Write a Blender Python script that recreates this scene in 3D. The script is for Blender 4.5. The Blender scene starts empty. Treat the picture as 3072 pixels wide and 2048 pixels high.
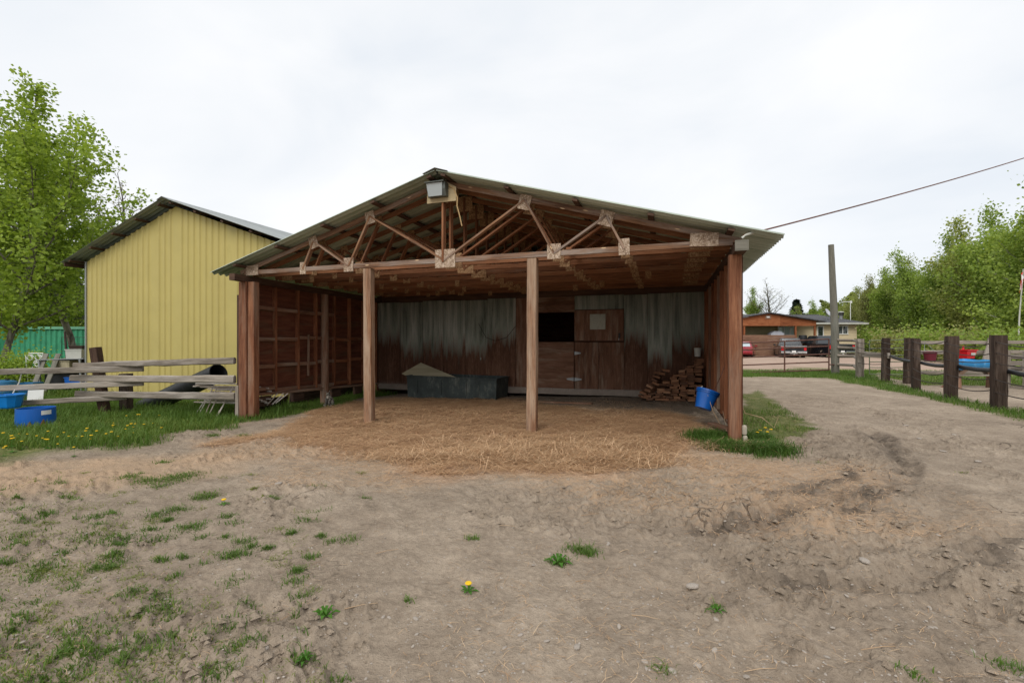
import bpy, math, random
import numpy as np
from mathutils import Vector, Matrix

# ------------------------------------------------------------------ camera, sky, sun, exposure
scene = bpy.context.scene
col = scene.collection
CAMZ = 1.5
cam_d = bpy.data.cameras.new('camera'); cam = bpy.data.objects.new('camera', cam_d); col.objects.link(cam)
cam.location = (0, 0, CAMZ); cam.rotation_euler = (math.radians(90), 0, 0)
cam_d.lens = 16.0; cam_d.sensor_width = 36.0; cam_d.clip_start = .05; cam_d.clip_end = 2000
scene.camera = cam
SUN_EL, SUN_AZ = math.radians(44), math.radians(200)      # azimuth clockwise from +Y (north)
world = bpy.data.worlds.new('World'); scene.world = world; world.use_nodes = True
sun_d = bpy.data.lights.new('sun', 'SUN'); sun = bpy.data.objects.new('sun', sun_d); col.objects.link(sun)
sun_d.energy = 1.5; sun_d.angle = math.radians(35); sun_d.color = (1.0, .965, .91)
sdir = Vector((math.sin(SUN_AZ)*math.cos(SUN_EL), math.cos(SUN_AZ)*math.cos(SUN_EL), math.sin(SUN_EL)))
sun.rotation_euler = sdir.to_track_quat('Z', 'Y').to_euler(); sun.location = (0, -10, 30)
vs = scene.view_settings
vs.view_transform = 'Standard'; vs.look = 'None'; vs.gamma = 1; vs.use_curve_mapping = False; vs.exposure = 0.37
scene.cycles.use_denoising = True; scene.cycles.denoiser = 'OPENIMAGEDENOISE'; scene.cycles.denoising_prefilter = 'NONE'; scene.cycles.denoising_input_passes = 'RGB_ALBEDO_NORMAL'
scene.cycles.use_adaptive_sampling = False; scene.cycles.sample_clamp_indirect = 4.0
scene.cycles.max_bounces = 8; scene.cycles.diffuse_bounces = 5; scene.cycles.transparent_max_bounces = 8
scene.cycles.caustics_reflective = False; scene.cycles.caustics_refractive = False

# ------------------------------------------------------------------ node helper
class NT:
    def __init__(s, tree): s.t = tree; s.nodes = tree.nodes; s.links = tree.links
    def n(s, typ, inputs=None, **props):
        nd = s.nodes.new(typ)
        for k, v in props.items(): setattr(nd, k, v)
        for k, v in (inputs or {}).items():
            sock = nd.inputs[k]
            if isinstance(v, bpy.types.NodeSocket): s.links.new(v, sock)
            else: sock.default_value = v
        return nd
    def noise(s, vec, scale, detail=4, rough=.55, dist=0):
        return s.n('ShaderNodeTexNoise', {'Vector': vec, 'Scale': scale, 'Detail': detail, 'Roughness': rough, 'Distortion': dist}).outputs['Fac']
    def mapping(s, vec, scale=(1, 1, 1), loc=(0, 0, 0), rot=(0, 0, 0)):
        return s.n('ShaderNodeMapping', {'Vector': vec, 'Scale': scale, 'Location': loc, 'Rotation': rot}).outputs[0]
    def ramp(s, fac, stops, interp='LINEAR'):
        nd = s.n('ShaderNodeValToRGB', {'Fac': fac}); cr = nd.color_ramp; cr.interpolation = interp
        while len(cr.elements) < len(stops): cr.elements.new(.5)
        for e, (p, c) in zip(cr.elements, stops):
            e.position = p; e.color = (*c, 1) if len(c) == 3 else c
        return nd.outputs[0]
    def mix(s, f, a, b, mode='MIX'):
        nd = s.n('ShaderNodeMix', data_type='RGBA', blend_type=mode)
        for i, v in ((0, f), (6, a), (7, b)):
            if isinstance(v, bpy.types.NodeSocket): s.links.new(v, nd.inputs[i])
            else: nd.inputs[i].default_value = (*v, 1) if isinstance(v, tuple) and len(v) == 3 else v
        return nd.outputs[2]
    def math(s, op, a, b=0.0, c=0.0, clamp=False):
        nd = s.n('ShaderNodeMath', operation=op); nd.use_clamp = clamp
        for i, v in enumerate((a, b, c)):
            if isinstance(v, bpy.types.NodeSocket): s.links.new(v, nd.inputs[i])
            else: nd.inputs[i].default_value = v
        return nd.outputs[0]
    def mrange(s, v, a, b, c=0.0, d=1.0):
        return s.n('ShaderNodeMapRange', {'Value': v, 'From Min': a, 'From Max': b, 'To Min': c, 'To Max': d}).outputs[0]
    def attr(s, name): return s.n('ShaderNodeAttribute', attribute_name=name).outputs['Fac']
    def bump(s, h, strength=.3, dist=.01, normal=None):
        i = {'Height': h, 'Strength': strength, 'Distance': dist}
        if normal is not None: i['Normal'] = normal
        return s.n('ShaderNodeBump', i).outputs[0]

# overcast sky: thin Nishita daylight behind an even layer of pale cloud
w = NT(world.node_tree); w.nodes.clear()
sky = w.n('ShaderNodeTexSky', sky_type='NISHITA', sun_disc=False, sun_elevation=SUN_EL, sun_rotation=SUN_AZ)
tc = w.n('ShaderNodeTexCoord').outputs['Generated']
cl1 = w.noise(w.mapping(tc, (1.3, 1.3, 2.6)), 1.5, 5, .5, .4)
cloud = w.ramp(cl1, [(.30, (.70, .74, .79)), (.47, (.79, .81, .835)), (.64, (.86, .865, .875))])
skyc = w.mix(1.0, sky.outputs[0], (.09, .09, .09), 'MULTIPLY')
fin = w.mix(.93, skyc, cloud)
bg = w.n('ShaderNodeBackground', {'Color': fin, 'Strength': .95})
wo = w.n('ShaderNodeOutputWorld', {'Surface': bg.outputs[0]})

# ------------------------------------------------------------------ materials
def newmat(name):
    m = bpy.data.materials.new(name); m.use_nodes = True
    nt = NT(m.node_tree); nt.nodes.clear()
    b = nt.n('ShaderNodeBsdfPrincipled'); o = nt.n('ShaderNodeOutputMaterial', {'Surface': b.outputs[0]})
    return m, nt, b
def setb(nt, b, **kw):
    names = dict(color='Base Color', rough='Roughness', metal='Metallic', spec='Specular IOR Level', normal='Normal', trans='Transmission Weight', coat='Coat Weight', ior='IOR')
    for k, v in kw.items():
        s = b.inputs[names[k]]
        if isinstance(v, bpy.types.NodeSocket): nt.links.new(v, s)
        else: s.default_value = (*v, 1) if isinstance(v, tuple) and len(v) == 3 else v
def uvvec(nt):
    uv = nt.n('ShaderNodeUVMap').outputs[0]
    r = nt.n('ShaderNodeObjectInfo').outputs['Random']
    off = nt.n('ShaderNodeCombineXYZ', {'X': nt.math('MULTIPLY', r, 31.0), 'Y': nt.math('MULTIPLY', r, 17.0), 'Z': nt.math('MULTIPLY', r, 7.0)}).outputs[0]
    return nt.n('ShaderNodeVectorMath', {0: uv, 1: off}, operation='ADD').outputs[0], r
def wood(name, dark, mid, light, weather=None, wamt=.4, knots=0.0, knotcol=(.45, .33, .2), rough=.85, grain=1.0):
    m, nt, b = newmat(name); v, r = uvvec(nt)
    g = nt.noise(nt.mapping(v, (2.2, 60*grain, 1)), 1.0, 6, .62, .6)
    p = nt.noise(nt.mapping(v, (1.1, 7, 1)), 1.0, 4, .6, .3)
    f = nt.math('ADD', nt.math('MULTIPLY', g, .65), nt.math('MULTIPLY', p, .45))
    f = nt.math('ADD', f, nt.math('MULTIPLY', nt.math('SUBTRACT', r, .5), .14))
    c = nt.ramp(f, [(.36, dark), (.55, mid), (.76, light)])
    if weather:
        wm = nt.mrange(nt.noise(nt.mapping(v, (.7, 5, 1), (5, 3, 1)), 1.0, 5, .65, .4), .62-wamt*.45, .8-wamt*.35)
        c = nt.mix(nt.math('MULTIPLY', wm, .85), c, nt.mix(g, tuple(x*.55 for x in weather), tuple(min(1, x*1.25) for x in weather)))
    if knots:
        vo = nt.n('ShaderNodeTexVoronoi', {'Vector': nt.mapping(v, (2.3, 13, 1)), 'Scale': 1.0, 'Randomness': 1.0}).outputs['Distance']
        k = nt.mrange(vo, .10*knots, .17*knots, 1, 0)
        c = nt.mix(k, c, knotcol)
    fine = nt.noise(nt.mapping(v, (9, 150, 1)), 1.0, 3, .6)
    cr = nt.mrange(fine, .28, .38, .45, 1.0)
    c = nt.mix(1.0, c, nt.n('ShaderNodeCombineColor', {0: cr, 1: cr, 2: cr}).outputs[0], 'MULTIPLY')
    h = nt.math('ADD', nt.math('MULTIPLY', g, .7), nt.math('MULTIPLY', fine, .5))
    setb(nt, b, color=c, rough=rough, spec=.25, normal=nt.bump(h, .55, .006))
    return m
def paint(name, c, rough=.5, var=.12, dirt=None, dirt_amt=.3, metal=0.0, spec=.4, bumps=.05, coat=0.0, scale=2.5):
    m, nt, b = newmat(name)
    v = nt.n('ShaderNodeTexCoord').outputs['Object']
    n1 = nt.noise(v, scale, 5, .6, .3); n2 = nt.noise(nt.mapping(v, (1, 1, .25)), scale*6, 4, .65)
    lo = tuple(x*(1-var*1.6) for x in c); hi = tuple(min(1, x*(1+var)) for x in c)
    cc = nt.mix(nt.mrange(n1, .3, .7), lo, hi)
    if dirt:
        d = nt.mrange(nt.math('MULTIPLY', nt.math('ADD', n1, n2), .5), .62-dirt_amt*.3, .8-dirt_amt*.3)
        cc = nt.mix(d, cc, dirt)
    setb(nt, b, color=cc, rough=nt.mrange(n2, .3, .7, max(0, rough-.08), min(1, rough+.1)), metal=metal, spec=spec, coat=coat)
    if bumps: setb(nt, b, normal=nt.bump(n2, bumps, .01))
    return m
M = {}
M['redpost'] = wood('stained_post_wood', (.05, .018, .010), (.17, .066, .033), (.32, .15, .078), weather=(.27, .17, .115), wamt=.36)
M['redstud'] = wood('stained_stud_wood', (.09, .032, .015), (.25, .095, .045), (.38, .165, .08), weather=(.34, .20, .115), wamt=.18)
M['tan_post'] = wood('worn_post_wood', (.11, .048, .024), (.26, .135, .073), (.43, .26, .155), weather=(.42, .31, .22), wamt=.5)
M['truss'] = wood('truss_lumber', (.085, .033, .016), (.21, .088, .041), (.34, .16, .08), weather=(.2, .13, .09), wamt=.14, knots=.6, knotcol=(.3, .14, .07))
M['truss_front'] = wood('weathered_truss_lumber', (.085, .045, .028), (.22, .115, .062), (.37, .20, .105), weather=(.33, .275, .235), wamt=.40, knots=.7, knotcol=(.7, .5, .3))
M['girt'] = wood('pale_girt_wood', (.09, .045, .026), (.22, .115, .07), (.34, .20, .13), weather=(.33, .25, .19), wamt=.4)
M['ply_red'] = wood('dark_red_plywood', (.055, .018, .010), (.12, .040, .022), (.19, .07, .038), weather=(.13, .08, .046), wamt=.25, grain=.25)
M['ply_door'] = wood('brown_door_plywood', (.085, .04, .023), (.165, .08, .047), (.25, .135, .088), weather=(.32, .24, .175), wamt=.25, grain=.25)
M['osb_brown_shade'] = None
M['ply_beige'] = wood('beige_plywood', (.32, .24, .13), (.40, .31, .18), (.47, .38, .23), grain=.2)
M['ply_lid'] = wood('grey_beige_plywood', (.28, .24, .15), (.37, .32, .21), (.46, .40, .27), grain=.15)
M['greywood'] = wood('grey_weathered_wood', (.08, .066, .052), (.22, .185, .148), (.40, .345, .29), weather=(.42, .375, .33), wamt=.34)
M['darkwood'] = wood('dark_sleeper_wood', (.016, .010, .007), (.048, .031, .022), (.105, .074, .055), weather=(.18, .135, .105), wamt=.26)
M['darkpost'] = wood('rusty_brown_post_wood', (.025, .014, .01), (.075, .042, .028), (.15, .085, .055), weather=(.10, .06, .04), wamt=.3)
M['pole'] = wood('treated_pole_wood', (.10, .095, .075), (.17, .16, .13), (.25, .235, .19), weather=(.2, .2, .17), wamt=.3, grain=.6)
M['lath'] = wood('bleached_lath', (.18, .11, .075), (.42, .35, .29), (.62, .56, .50), weather=(.72, .68, .63), wamt=.42)
M['tanstick'] = wood('tan_stick', (.25, .15, .08), (.42, .29, .18), (.55, .42, .28))
M['house_wood'] = wood('orange_cedar', (.16, .05, .02), (.27, .09, .035), (.36, .14, .06), grain=.1)
M['house_planks'] = wood('faded_porch_planks', (.14, .07, .045), (.23, .125, .08), (.31, .185, .12), grain=.12)
M['dryhay'] = None

def mk_osb(name='osb_board', k=(1, 1, 1)):
    m, nt, b = newmat(name); v, r = uvvec(nt)
    d = nt.n('ShaderNodeTexNoise', {'Vector': v, 'Scale': 9.0}).outputs['Color']
    vv = nt.n('ShaderNodeVectorMath', {0: v, 1: nt.n('ShaderNodeVectorMath', {0: d, 1: (.12, .12, .12)}, operation='MULTIPLY').outputs[0]}, operation='ADD').outputs[0]
    a = nt.n('ShaderNodeTexVoronoi', {'Vector': nt.mapping(vv, (34, 95, 1), rot=(0, 0, .5)), 'Scale': 1.0}).outputs['Color']
    c2 = nt.n('ShaderNodeTexVoronoi', {'Vector': nt.mapping(vv, (95, 30, 1), rot=(0, 0, .4)), 'Scale': 1.0}).outputs['Color']
    s1 = nt.n('ShaderNodeSeparateColor', {0: a}).outputs[0]; s2 = nt.n('ShaderNodeSeparateColor', {0: c2}).outputs[1]
    f = nt.math('MULTIPLY', nt.math('ADD', s1, s2), .5)
    c = nt.ramp(f, [(.15, (.16, .11, .075)), (.42, (.27, .20, .14)), (.6, (.37, .285, .21)), (.85, (.50, .42, .34))])
    w_ = nt.noise(v, 3.0, 3)
    c = nt.mix(nt.mrange(w_, .4, .65, 0, .5), c, nt.mix(1.0, c, (.8, .78, .80), 'MULTIPLY'))
    c = nt.mix(1.0, c, k, 'MULTIPLY')
    setb(nt, b, color=c, rough=.85, spec=.2, normal=nt.bump(f, .4, .003)); return m
M['osb'] = mk_osb('osb_board', (1.15, 1.12, 1.1)); M['osb_brown_shade'] = mk_osb('brown_shaded_osb_board', (.98, .76, .54))  # back gussets: brown stain, with the shade under the roof darkened into the colour

def mk_roof(name, c1, c2, c3, rust=.0):
    m, nt, b = newmat(name)
    v = nt.n('ShaderNodeTexCoord').outputs['Object']; r = nt.n('ShaderNodeObjectInfo').outputs['Random']
    n1 = nt.noise(nt.mapping(v, (.5, 6, .5)), 1.4, 5, .6, .3); n2 = nt.noise(v, 14, 4, .7)
    c = nt.ramp(nt.math('ADD', nt.math('MULTIPLY', n1, .8), nt.math('MULTIPLY', n2, .25)), [(.32, c1), (.52, c2), (.75, c3)])
    c = nt.mix(nt.math('MULTIPLY', r, .35), c, c1)
    if rust: c = nt.mix(nt.mrange(nt.noise(v, 3.5, 5, .7), .60, .72, 0, rust), c, (.16, .075, .035))
    setb(nt, b, color=c, rough=.55, metal=.12, spec=.4, normal=nt.bump(n2, .08, .01)); return m
M['roof_metal'] = mk_roof('galvanised_corrugated_roof', (.27, .32, .25), (.41, .46, .38), (.55, .59, .52))
M['shed_roof'] = mk_roof('galvanised_shed_roof', (.28, .30, .29), (.40, .425, .42), (.52, .54, .54))

def mk_backsheet():
    # galvanised sheet: green-grey oxide above, brown splashed mud and rust low down
    m, nt, b = newmat('stained_galvanised_sheet')
    v = nt.n('ShaderNodeTexCoord').outputs['Object']; r = nt.n('ShaderNodeObjectInfo').outputs['Random']
    off = nt.n('ShaderNodeCombineXYZ', {'X': nt.math('MULTIPLY', r, 23.0), 'Y': nt.math('MULTIPLY', r, 9.0), 'Z': 0.0}).outputs[0]
    vv = nt.n('ShaderNodeVectorMath', {0: v, 1: off}, operation='ADD').outputs[0]
    st = nt.noise(nt.mapping(vv, (9, 1, .55)), 1.0, 6, .62, .5)
    big = nt.noise(nt.mapping(vv, (2.2, 1, .5)), 1.0, 4, .6, .3)
    fine = nt.noise(nt.mapping(vv, (30, 1, 6)), 1.0, 5, .7)
    grey = nt.ramp(nt.math('ADD', nt.math('MULTIPLY', st, .7), nt.math('MULTIPLY', big, .35)), [(.36, (.11, .125, .095)), (.5, (.37, .39, .315)), (.66, (.66, .64, .55))])
    mud = nt.ramp(nt.math('ADD', nt.math('MULTIPLY', fine, .45), nt.math('MULTIPLY', st, .6)), [(.36, (.075, .034, .020)), (.54, (.15, .07, .041)), (.68, (.25, .14, .09)), (.80, (.46, .36, .28))])
    z = nt.n('ShaderNodeSeparateXYZ', {0: v}).outputs[2]
    lim = nt.math('ADD', nt.math('ADD', 1.42, nt.math('MULTIPLY', nt.math('SUBTRACT', st, .5), 1.9)), nt.math('MULTIPLY', nt.math('SUBTRACT', r, .5), .7))
    f = nt.mrange(nt.math('SUBTRACT', z, lim), -.28, .22)
    c = nt.mix(f, mud, grey)
    low = nt.mrange(nt.math('ADD', z, nt.math('MULTIPLY', fine, -.35)), .05, -.12)
    c = nt.mix(nt.math('MULTIPLY', low, .6), c, (.26, .21, .17))
    setb(nt, b, color=c, rough=.8, spec=.25, metal=0.0, normal=nt.bump(fine, .25, .006)); return m
M['backsheet'] = mk_backsheet()

M['yellow'] = paint('mustard_yellow_paint', (.455, .375, .125), .5, .05, dirt=(.36, .30, .09), dirt_amt=.10, spec=.3, scale=.9)
M['green_box'] = paint('green_container_paint', (.045, .30, .16), .5, .16, dirt=(.05, .2, .12), dirt_amt=.25)
M['green_pale'] = paint('pale_green_paint', (.16, .42, .27), .5, .1)
M['blue'] = paint('blue_plastic', (.004, .10, .42), .38, .08, dirt=(.02, .11, .33), dirt_amt=.22, spec=.5)
M['blue_bright'] = paint('bright_blue_plastic', (.005, .20, .60), .35, .08, spec=.5)
M['blue_pale'] = paint('sun_bleached_blue_plastic', (.03, .27, .60), .4, .15, dirt=(.25, .48, .68), dirt_amt=.35, spec=.5)
M['blue_dull'] = paint('dusty_blue_plastic', (.015, .13, .27), .5, .12)
M['red'] = paint('red_plastic', (.62, .012, .02), .4, .06)
M['maroon'] = paint('maroon_rubber', (.13, .012, .022), .6, .1)
M['white'] = paint('white_paint', (.72, .72, .70), .5, .05)
M['offwhite'] = paint('dirty_white_plastic', (.50, .50, .45), .5, .1, dirt=(.25, .2, .15), dirt_amt=.12)
M['black_pl'] = paint('black_plastic_pipe', (.016, .017, .018), .5, .15, dirt=(.05, .05, .047), dirt_amt=.2)
M['trough'] = paint('scuffed_black_rubber', (.04, .052, .05), .7, .25, dirt=(.16, .165, .14), dirt_amt=.32, bumps=.2)
M['concrete'] = paint('rough_concrete', (.27, .22, .18), .9, .12, dirt=(.18, .14, .11), dirt_amt=.3, bumps=.3, scale=4)
M['pale_stone'] = paint('pale_concrete', (.42, .37, .29), .9, .12, dirt=(.3, .24, .18), dirt_amt=.3, bumps=.4, scale=6)
M['rust'] = paint('rusty_steel', (.12, .055, .04), .75, .2, dirt=(.20, .095, .06), dirt_amt=.4, metal=.2, bumps=.15, scale=5)
M['greentube'] = paint('faded_green_steel', (.14, .16, .10), .6, .15, metal=.2)
M['steel'] = paint('grey_steel', (.30, .31, .31), .45, .1, metal=.5)
M['darksteel'] = paint('dark_steel', (.03, .03, .028), .55, .2, metal=.3)
M['chrome'] = paint('chrome', (.75, .76, .77), .18, .03, metal=1.0, bumps=0)
M['brown_dark'] = paint('dark_brown_board', (.05, .03, .022), .8, .2)
M['tan_cable'] = paint('tan_cable_jacket', (.5, .34, .16), .6, .1)
M['brown_cable'] = paint('copper_brown_cable', (.13, .05, .03), .6, .15)
M['wire'] = paint('dark_wire', (.035, .022, .015), .6, .15)
M['lampbody'] = paint('bronze_lamp_housing', (.10, .11, .10), .45, .1, metal=.3)
M['cream'] = paint('cream_siding', (.62, .51, .34), .7, .05, scale=.8)
M['beige_wall'] = paint('beige_porch_wall', (.34, .30, .17), .8, .08)
M['shingle'] = paint('dark_shingles', (.075, .075, .08), .9, .3, dirt=(.13, .13, .135), dirt_amt=.45, scale=7, bumps=.4)
M['car_black'] = paint('black_car_paint', (.012, .013, .016), .22, .05, coat=.6, bumps=0)
M['car_red'] = paint('red_car_paint', (.30, .018, .03), .22, .05, coat=.6, bumps=0)
M['tyre'] = paint('tyre_rubber', (.015, .015, .015), .8, .1)
M['taillight'] = paint('red_tail_light', (.55, .01, .015), .2, .03, bumps=0)
M['dishgrey'] = paint('pale_grey_dish', (.55, .56, .62), .5, .04, bumps=0)
M['dirtymud'] = paint('rusty_mud', (.20, .09, .04), .9, .25, dirt=(.10, .06, .04), dirt_amt=.4)
M['dandelion'] = paint('dandelion_yellow', (.80, .50, .01), .8, .1, bumps=0, scale=60)
M['stone'] = paint('pebble_stone', (.36, .31, .26), .85, .25, dirt=(.5, .46, .41), dirt_amt=.3, scale=9, bumps=.2)
M['clod'] = paint('dry_dung', (.09, .06, .04), .95, .3, bumps=.4, scale=12)

def mk_glass(name, c, rough=.06):
    m, nt, b = newmat(name); setb(nt, b, color=c, rough=rough, spec=.8, metal=0.0, coat=.5); return m
M['glass_dark'] = mk_glass('dark_window_glass', (.02, .028, .024))
M['glass_car'] = mk_glass('car_window_glass', (.03, .035, .038))
M['glass_sky'] = mk_glass('pale_window_glass', (.42, .50, .53))
M['lens'] = mk_glass('ribbed_lamp_lens', (.36, .40, .41), .3)
M['pane_dusty'] = paint('dusty_pane', (.36, .36, .29), .5, .12, dirt=(.16, .13, .09), dirt_amt=.25)

def mk_bark(name, c1, c2):
    m, nt, b = newmat(name); v = nt.n('ShaderNodeTexCoord').outputs['Object']
    n = nt.noise(nt.mapping(v, (6, 6, 1.5)), 1.6, 5, .65)
    setb(nt, b, color=nt.ramp(n, [(.35, c1), (.65, c2)]), rough=.9, spec=.2, normal=nt.bump(n, .5, .02)); return m
M['bark'] = mk_bark('poplar_bark', (.07, .06, .045), (.26, .24, .19))
M['bark_pale'] = mk_bark('pale_aspen_bark', (.16, .15, .11), (.40, .39, .33))
M['bark_dark'] = mk_bark('grey_twig_bark', (.06, .05, .04), (.16, .14, .12))

def mk_leaf(name, dark, mid, light, trans=.35):
    m = bpy.data.materials.new(name); m.use_nodes = True; nt = NT(m.node_tree); nt.nodes.clear()
    t = nt.attr('tint'); r = nt.n('ShaderNodeObjectInfo').outputs['Random']
    f = nt.math('ADD', nt.math('MULTIPLY', t, .8), nt.math('MULTIPLY', r, .2))
    c = nt.ramp(f, [(.05, dark), (.5, mid), (.95, light)])
    d = nt.n('ShaderNodeBsdfPrincipled', {'Base Color': c, 'Roughness': .6, 'Specular IOR Level': .25})
    tr = nt.n('ShaderNodeBsdfTranslucent', {'Color': nt.mix(1.0, c, (1.0, 1.0, .55), 'MULTIPLY')})
    mx = nt.n('ShaderNodeMixShader', {0: trans, 1: d.outputs[0], 2: tr.outputs[0]})
    nt.n('ShaderNodeOutputMaterial', {'Surface': mx.outputs[0]}); return m
M['leaf_near'] = mk_leaf('fresh_poplar_leaf', (.10, .165, .022), (.29, .40, .06), (.48, .59, .12), .5)
M['leaf_far'] = mk_leaf('far_poplar_leaf', (.13, .175, .045), (.32, .375, .11), (.50, .53, .19), .48)
M['leaf_fresh'] = mk_leaf('bright_poplar_leaf', (.11, .19, .035), (.28, .385, .08), (.44, .54, .14), .48)
M['leaf_olive'] = mk_leaf('olive_bud_leaf', (.14, .155, .05), (.29, .30, .11), (.43, .43, .18), .4)
M['needle'] = mk_leaf('spruce_needle', (.008, .016, .01), (.015, .028, .017), (.028, .045, .025), .1)
M['grass'] = mk_leaf('grass_blade', (.035, .085, .015), (.115, .20, .034), (.33, .345, .10), .35)
M['grass_dry'] = mk_leaf('yellow_green_grass', (.10, .13, .025), (.20, .24, .05), (.36, .33, .10), .3)
M['straw'] = mk_leaf('straw', (.22, .12, .065), (.52, .32, .175), (.78, .57, .36), .12)
M['weed'] = mk_leaf('weed_leaf', (.03, .09, .012), (.07, .19, .02), (.12, .26, .035), .3)

def mk_fur():
    m, nt, b = newmat('tabby_fur'); v = nt.n('ShaderNodeTexCoord').outputs['Object']
    wv = nt.n('ShaderNodeTexWave', {'Vector': v, 'Scale': 9.0, 'Distortion': 6.0, 'Detail': 3.0, 'Detail Scale': 3.0}, bands_direction='Z').outputs['Fac']
    n = nt.noise(v, 40, 4, .7)
    c = nt.ramp(nt.math('ADD', nt.math('MULTIPLY', wv, .7), nt.math('MULTIPLY', n, .35)), [(.3, (.022, .019, .016)), (.55, (.13, .115, .095)), (.85, (.33, .30, .26))])
    setb(nt, b, color=c, rough=.9, spec=.1, normal=nt.bump(n, .6, .01)); return m
M['fur'] = mk_fur()
M['fur_pale'] = paint('pale_cat_fur', (.42, .38, .32), .9, .2, scale=30)
M['eye'] = mk_glass('cat_eye', (.22, .22, .03), .1)

# ------------------------------------------------------------------ geometry helpers
rng = random.Random(7)
F = 1044.0
def at(px, py, Y):                       # a point at distance Y seen in direction (px, py) of the 2352 x 1568 view
    return Vector(((px-1176)/F*Y, Y, CAMZ + (784-py)/F*Y))
TH = math.radians(18.73); CT, ST = math.cos(TH), math.sin(TH)
R0 = (3.28, 6.69)                        # right front corner post of the shelter
def loc2w(x, y):                         # shelter frame (x along its front, y into it) to world
    return R0[0] + CT*x + ST*y, R0[1] - ST*x + CT*y
def w2loc(X, Y):
    dx, dy = X-R0[0], Y-R0[1]
    return CT*dx - ST*dy, ST*dx + CT*dy
def sstep(a, b, v):
    t = np.clip((v-a)/(b-a), 0, 1); return t*t*(3-2*t)
def _h(i, j, seed):
    n = (i*374761393 + j*668265263 + seed*1442695041) & 0xFFFFFFFF
    n = ((n ^ (n >> 13))*1274126177) & 0xFFFFFFFF
    return ((n ^ (n >> 16)) & 0xFFFF)/65535.0
def vnoise(x, y, seed=0):
    x = np.asarray(x, float); y = np.asarray(y, float)
    i = np.floor(x).astype(np.int64); j = np.floor(y).astype(np.int64); fx, fy = x-i, y-j
    ux, uy = fx*fx*(3-2*fx), fy*fy*(3-2*fy)
    return (_h(i, j, seed)*(1-ux)+_h(i+1, j, seed)*ux)*(1-uy) + (_h(i, j+1, seed)*(1-ux)+_h(i+1, j+1, seed)*ux)*uy
def fbm(x, y, seed=0, o=4):
    s = 0; a = 1; tot = 0
    for k in range(o):
        s = s + a*vnoise(x*2**k, y*2**k, seed+k*17); tot += a; a *= .5
    return s/tot
def ground_z(X, Y):                      # smooth lie of the land
    X = np.asarray(X, float); Y = np.asarray(Y, float)
    lx, ly = w2loc(X, Y); s = np.clip(-lx, 0, 17)
    drop = -.0165*s*(1+.09*np.clip(ly, 0, 6))*sstep(-5.5, .3, ly)
    drop = np.maximum(drop, -.30)
    rise = .17*sstep(22, 34, Y)*sstep(4, 14, X)
    back = .05*sstep(3, 5.5, ly)*sstep(-3.5, -.5, lx)*sstep(1.5, 0, lx)
    return drop + rise + back
def gz(x, y): return float(ground_z(x, y))
def G(px, py):                           # where the sight line meets the ground
    Y = CAMZ*F/(py-784)
    for _ in range(6):
        z = gz((px-1176)/F*Y, Y); Y = (CAMZ-z)*F/(py-784)
    return ((px-1176)/F*Y, Y)

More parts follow.
